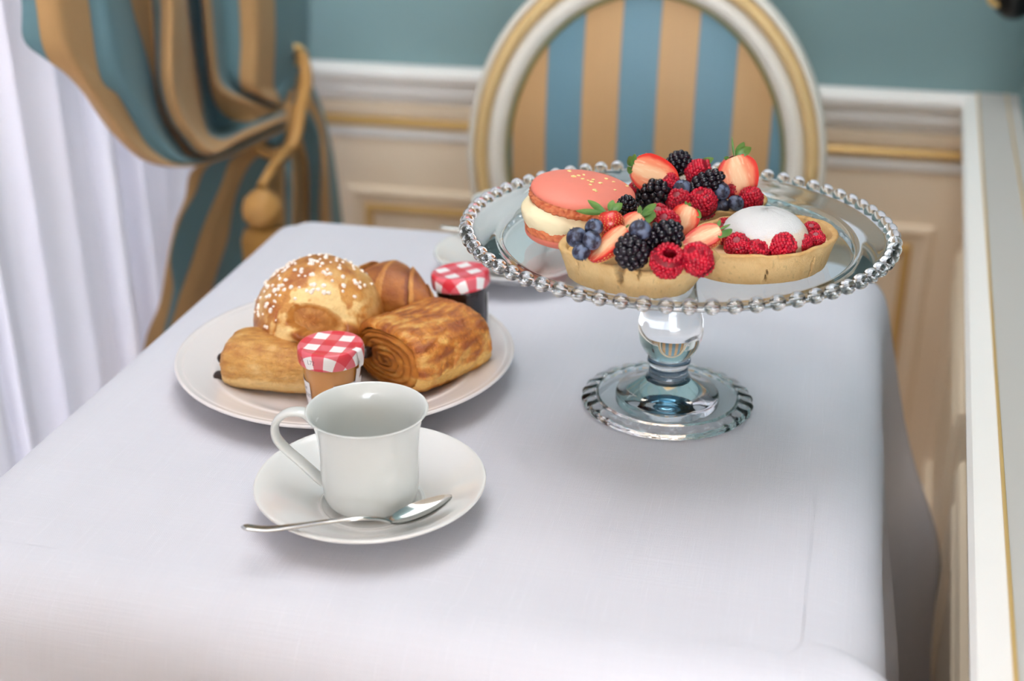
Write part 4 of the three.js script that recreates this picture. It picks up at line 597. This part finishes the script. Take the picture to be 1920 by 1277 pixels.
// ------------------------------------------------------------------ jam jars
function jamJar(label, pos, ry, tilt, jam, jamCol, attD, withText) {
  const t = thing('jam_jar', label, 'jam jar', pos, null, ry); if (tilt) t.rotation.set(tilt[0], ry, tilt[1]);
  const Rl = 0.0228, lidY = 0.0430, S = 512, cv = document.createElement('canvas'); cv.width = cv.height = S; const x = cv.getContext('2d'), px = S / 0.072, sq = 0.0092 * px, off = 0.31 * sq;
  x.fillStyle = '#f6f1f0'; x.fillRect(0, 0, S, S); x.fillStyle = 'rgba(216,14,34,0.60)';
  for (let i = -1; i < S / sq; i += 2) { x.fillRect(i * sq + off, 0, sq, S); x.fillRect(0, i * sq + off, S, sq); }
  if (withText) { x.save(); x.translate(S / 2, S / 2); x.rotate(0.55); x.fillStyle = 'rgba(50,40,50,0.8)'; x.font = `${0.0042 * px}px monospace`; x.textAlign = 'center'; x.rotate(0.42); for (const ch of '16.23  L72') { x.fillText(ch, 0, 0.0268 * px + 14); x.rotate(-0.088); } x.restore(); }
  const lt = new THREE.CanvasTexture(cv); lt.colorSpace = THREE.SRGBColorSpace;
  const prof = smoothPts([[0, 0.0048], [0.017, 0.0048], [0.0195, 0.0052], [0.0212, 0.0050], [0.0222, 0.0040], [0.0228, 0.0020], [0.0229, -0.0020], [0.0226, -0.0058], [0.0221, -0.0066]], 40), n = prof.length; let acc = 0; const arc = prof.map((p, i) => (acc += i ? Math.hypot(p[0] - prof[i - 1][0], p[1] - prof[i - 1][1]) : 0));
  const lid = part('lid', grid(96, n - 1, (u, v) => { const i = Math.round(v * (n - 1)), th = u * Math.PI * 2, r = Math.max(0, prof[i][0]), q = arc[i]; return { p: [r * Math.cos(th), lidY + prof[i][1], r * Math.sin(th)], uv: [0.5 + q * Math.cos(th) / 0.072, 0.5 - q * Math.sin(th) / 0.072] }; }, true), std('#ffffff', 0.32, { map: lt, clearcoat: 0.3 }), t);
  const gp = smoothPts([[0, 0.0], [0.014, 0.0], [0.0165, 0.0012], [0.0176, 0.004], [0.0188, 0.016], [0.0196, 0.026], [0.0202, 0.0325], [0.0199, 0.036], [0.0192, 0.038], [0.0192, 0.0425]], 50).map((p) => [Math.max(0, p[0]), Math.max(0, p[1])]);
  const inner = gp.map((p) => [Math.max(0, p[0] - 0.0016), Math.max(0.0018, p[1])]).reverse();
  void inner; part('glass', lathe(gp, 72), glassM({ thickness: 0, ior: 1.45 }), t);
  const jp = gp.map((p) => [Math.max(0, p[0] - 0.0006), Math.min(0.0395, Math.max(0.0020, p[1]))]); jp.push([0, 0.0395]);
  part('jam', lathe(jp, 60), std(jamCol, 0.25, jam), t);
  // paper label, wrapped part way round, and the seal strip running down from the lid
  const paper = (w, h, draw) => { const c = document.createElement('canvas'); c.width = w; c.height = h; const k = c.getContext('2d'); k.fillStyle = '#f3eff0'; k.fillRect(0, 0, w, h); k.fillStyle = '#4a4550'; k.strokeStyle = '#4a4550'; draw(k, w, h); const q = new THREE.CanvasTexture(c); q.colorSpace = THREE.SRGBColorSpace; return std('#ffffff', 0.7, { map: q }); };
  const rAt = (y) => { for (let i = 1; i < gp.length; i++) if (gp[i][1] >= y && gp[i][0] > 0.012) { const a = gp[i - 1], b = gp[i], f = (y - a[1]) / Math.max(1e-6, b[1] - a[1]); return mix(a[0], b[0], clamp(f)) + 0.0003; } return 0.0205; };
  const wrap = (a0, a1, y0, y1) => grid(24, 8, (u, v) => { const a = mix(a0, a1, u), y = mix(y0, y1, v), r = rAt(y); return { p: [r * Math.cos(a), y, r * Math.sin(a)], uv: [u, v] }; });
  if (withText) {
    part('paper_label', wrap(3.10, 2.12, 0.002, 0.0245), paper(256, 256, (k, w, h) => { k.font = 'italic 58px serif'; k.fillText('Bonne', 20, 80); k.fillText('Maman', 40, 135); k.font = '64px sans-serif'; k.fillText('1C3', 70, 222); }), t);
    part('paper_label', wrap(1.18, -0.30, 0.003, 0.0245), paper(384, 256, (k) => { k.font = 'italic 64px serif'; k.fillText('Bonne Maman', 14, 86); k.font = '26px sans-serif'; k.fillText('confiture 30 g', 40, 150); }), t);
    part('seal_strip', grid(6, 30, (u, v) => { const a = mix(0.40, 0.15, u) - 0.08 * Math.sin(v * 3), q = v; let r, y; if (q < 0.2) { r = mix(0.0196, 0.0224, q / 0.2); y = lidY + 0.0054 - 0.0006 * q / 0.2; } else if (q < 0.55) { const f = (q - 0.2) / 0.35; r = 0.0233 + 0.0010 * Math.sin(f * 3); y = lidY + mix(0.0044, -0.0085, f); } else { const f = (q - 0.55) / 0.45; y = lidY - mix(0.0085, 0.0240, f); r = rAt(y) + 0.0012 * (1 - f); } return { p: [r * Math.cos(a), y, r * Math.sin(a)], uv: [u, v] }; }), std('#f1ecee', 0.7), lid);
  } else {
    part('paper_label', wrap(0.75, -0.9, 0.004, 0.030), paper(384, 256, (k) => { k.font = 'italic 64px serif'; k.fillText('Bonne Maman', 14, 86); k.strokeRect(8, 8, 368, 240); }), t);
  }
  return t;
}
jamJar('small jar of amber jam with red gingham lid at the front of the plate', [-0.3010, DY + 0.0004, -0.7350], 0, null, { transmission: 0.25, thickness: 0.02, ior: 1.4, attenuationColor: new THREE.Color('#d0742a'), attenuationDistance: 0.012 }, '#eca558', 1, true);
jamJar('small jar of dark berry jam with red gingham lid behind the flaky pastry', [-0.2435, DY + 0.0062, -0.8730], 0.7, [-0.10, 0.12], {}, '#241019', 1, false);

// ------------------------------------------------------------------ cups, saucers, spoons
const saucerOut = smoothPts([[0, 0.002], [0.026, 0.002], [0.028, 0.0], [0.032, 0.0], [0.034, 0.0025], [0.045, 0.0068], [0.060, 0.0142], [0.0685, 0.0188], [0.0698, 0.0201], [0.0694, 0.0212]], 50).map((p) => [Math.max(0, p[0]), Math.max(0, p[1])]);
const saucerIn = smoothPts([[0.0694, 0.0212], [0.0680, 0.0211], [0.060, 0.0170], [0.047, 0.0102], [0.037, 0.0056], [0.0325, 0.0044], [0.0318, 0.0050], [0.0305, 0.0052], [0.0295, 0.0046], [0.028, 0.0043], [0, 0.0043]], 60).map((p) => [Math.max(0, p[0]), p[1]]);
const cupOut = smoothPts([[0, 0.0015], [0.018, 0.0015], [0.0195, 0], [0.0220, 0], [0.0235, 0.0016], [0.0268, 0.0042], [0.0284, 0.0085], [0.0292, 0.018], [0.0298, 0.036], [0.0309, 0.050], [0.0330, 0.0580], [0.0352, 0.0622], [0.0362, 0.0634]], 80).map((p) => [Math.max(0, p[0]), Math.max(0, p[1])]);
const cupIn = smoothPts([[0.0362, 0.0634], [0.0358, 0.0638], [0.0348, 0.0632], [0.0324, 0.0588], [0.0298, 0.0500], [0.0284, 0.0360], [0.0276, 0.0180], [0.0262, 0.0085], [0.022, 0.0045], [0, 0.0040]], 60).map((p) => [Math.max(0, p[0]), p[1]]);
const handleAt = (f) => { // flat ribbon handle in the plane of local x
  const c = new THREE.CatmullRomCurve3([V(0.0318, 0.0525, 0), V(0.0385, 0.0583, 0), V(0.0490, 0.0575, 0), V(0.0565, 0.0500, 0), V(0.0570, 0.0410, 0), V(0.0520, 0.0335, 0), V(0.0420, 0.0240, 0), V(0.0330, 0.0150, 0), V(0.0290, 0.0122, 0)], false, 'centripetal'); return f ? c : c;
};
const handleGeo = (() => { const c = handleAt(), F = 64, Ns = 14; return grid(Ns, F, (u, v) => { const p = c.getPoint(v), tg = c.getTangent(v), nx = -tg.y, ny = tg.x, th = u * Math.PI * 2, wv = 0.0046 + 0.0016 * Math.pow(Math.abs(v - 0.5) * 2, 3), a = 0.0023 * Math.cos(th), b = wv * Math.sin(th); return { p: [p.x + nx * a, p.y + ny * a, b] }; }, true); })();
function saucer(label, x, z) { const t = thing('saucer', label, 'saucer', [x, TY + 0.0006, z]); part('underside', lathe(saucerOut, 128), china, t); part('dish', lathe(saucerIn, 128), china, t); return t; }
function cup(label, x, z, ang) { const t = thing('coffee_cup', label, 'cup', [x, TY + 0.0006 + 0.0044, z], null, ang); part('body', lathe(cupOut, 128), chinaCup, t); part('inside', lathe(cupIn, 128), chinaCup, t); part('handle', handleGeo, chinaCup, t); return t; }
const UX = -0.2351, UZ = -0.6236;
saucer('white china saucer in the foreground holding the cup and spoon', UX, UZ);
cup('empty white china coffee cup with its handle to the left, in the foreground', UX, UZ, Math.PI + 0.10);
saucer('white saucer at the back of the table, blurred behind the cake stand', -0.243, -1.030);
cup('white cup at the back of the table, half hidden behind the cake stand', -0.243, -1.030, 0.4);
function spoon(label, pts, bowl, tipDir) {
  // pts: handle centre line from its end to the neck; bowl: [start, deepest, tip]
  const o = V(...pts[0]), t = thing('teaspoon', label, 'spoon', pts[0]);
  const c = new THREE.CatmullRomCurve3([...pts, bowl[0]].map((p) => V(...p).sub(o)), false, 'centripetal');
  part('handle', grid(14, 80, (u, v) => { const p = c.getPoint(v), tg = c.getTangent(v), side = V().crossVectors(tg, U).normalize(), up = V().crossVectors(side, tg).normalize(), th = u * Math.PI * 2, w = mix(0.0031, 0.0017, sm(0, 0.75, v)) * (v < 0.04 ? Math.sqrt(Math.max(0, v / 0.04)) : 1), h = mix(0.0010, 0.0013, v) * (v < 0.02 ? Math.sqrt(v / 0.02) : 1); return { p: p.addScaledVector(side, w * Math.cos(th)).addScaledVector(up, h * Math.sin(th)).toArray() }; }, true), steel, t);
  const A = V(...bowl[0]).sub(o), B = V(...bowl[1]).sub(o), ax = B.clone().sub(A), Lb = ax.length(); ax.normalize(); const side = V().crossVectors(ax, U).applyAxisAngle(ax, tipDir).normalize(), up = V().crossVectors(side, ax).normalize();
  const surf = (off) => grid(28, 40, (u, v) => { const s = u * 2 - 1, w = 0.0093 * Math.pow(Math.sin(Math.PI * clamp(0.015 + 0.985 * Math.pow(v, 0.85))), 0.55) * (v > 0.999 ? 0 : 1), d = 0.0052 * (1 - s * s) * Math.pow(Math.sin(Math.PI * clamp(0.02 + 0.96 * v)), 0.7), p = A.clone().addScaledVector(ax, v * Lb).addScaledVector(side, w * s).addScaledVector(up, 0.0016 * v - d + off * (1 - s * s * 0.3)); return { p: p.toArray() }; });
  part('bowl', mergeC([surf(0.0), surf(-0.0008)]), steel, t); return t;
}
spoon('steel teaspoon resting across the front of the foreground saucer', [[-0.2869, 0.7740, -0.5521], [-0.2721, 0.7733, -0.5540], [-0.2550, 0.7750, -0.5589], [-0.2376, 0.7775, -0.5635], [-0.2207, 0.7785, -0.5693], [-0.2130, 0.7740, -0.5775]], [[-0.2090, 0.7700, -0.5820], [-0.1800, 0.7740, -0.6095]], -0.12);
spoon('steel teaspoon on the blurred saucer behind the cake stand', [[-0.3180, 0.7790, -1.0560], [-0.3000, 0.7770, -1.0600], [-0.2700, 0.7740, -1.0720], [-0.2400, 0.7690, -1.0820]], [[-0.2300, 0.7670, -1.0840], [-0.1980, 0.7680, -1.0780]], 0.2);
renderer.render(scene, camera);
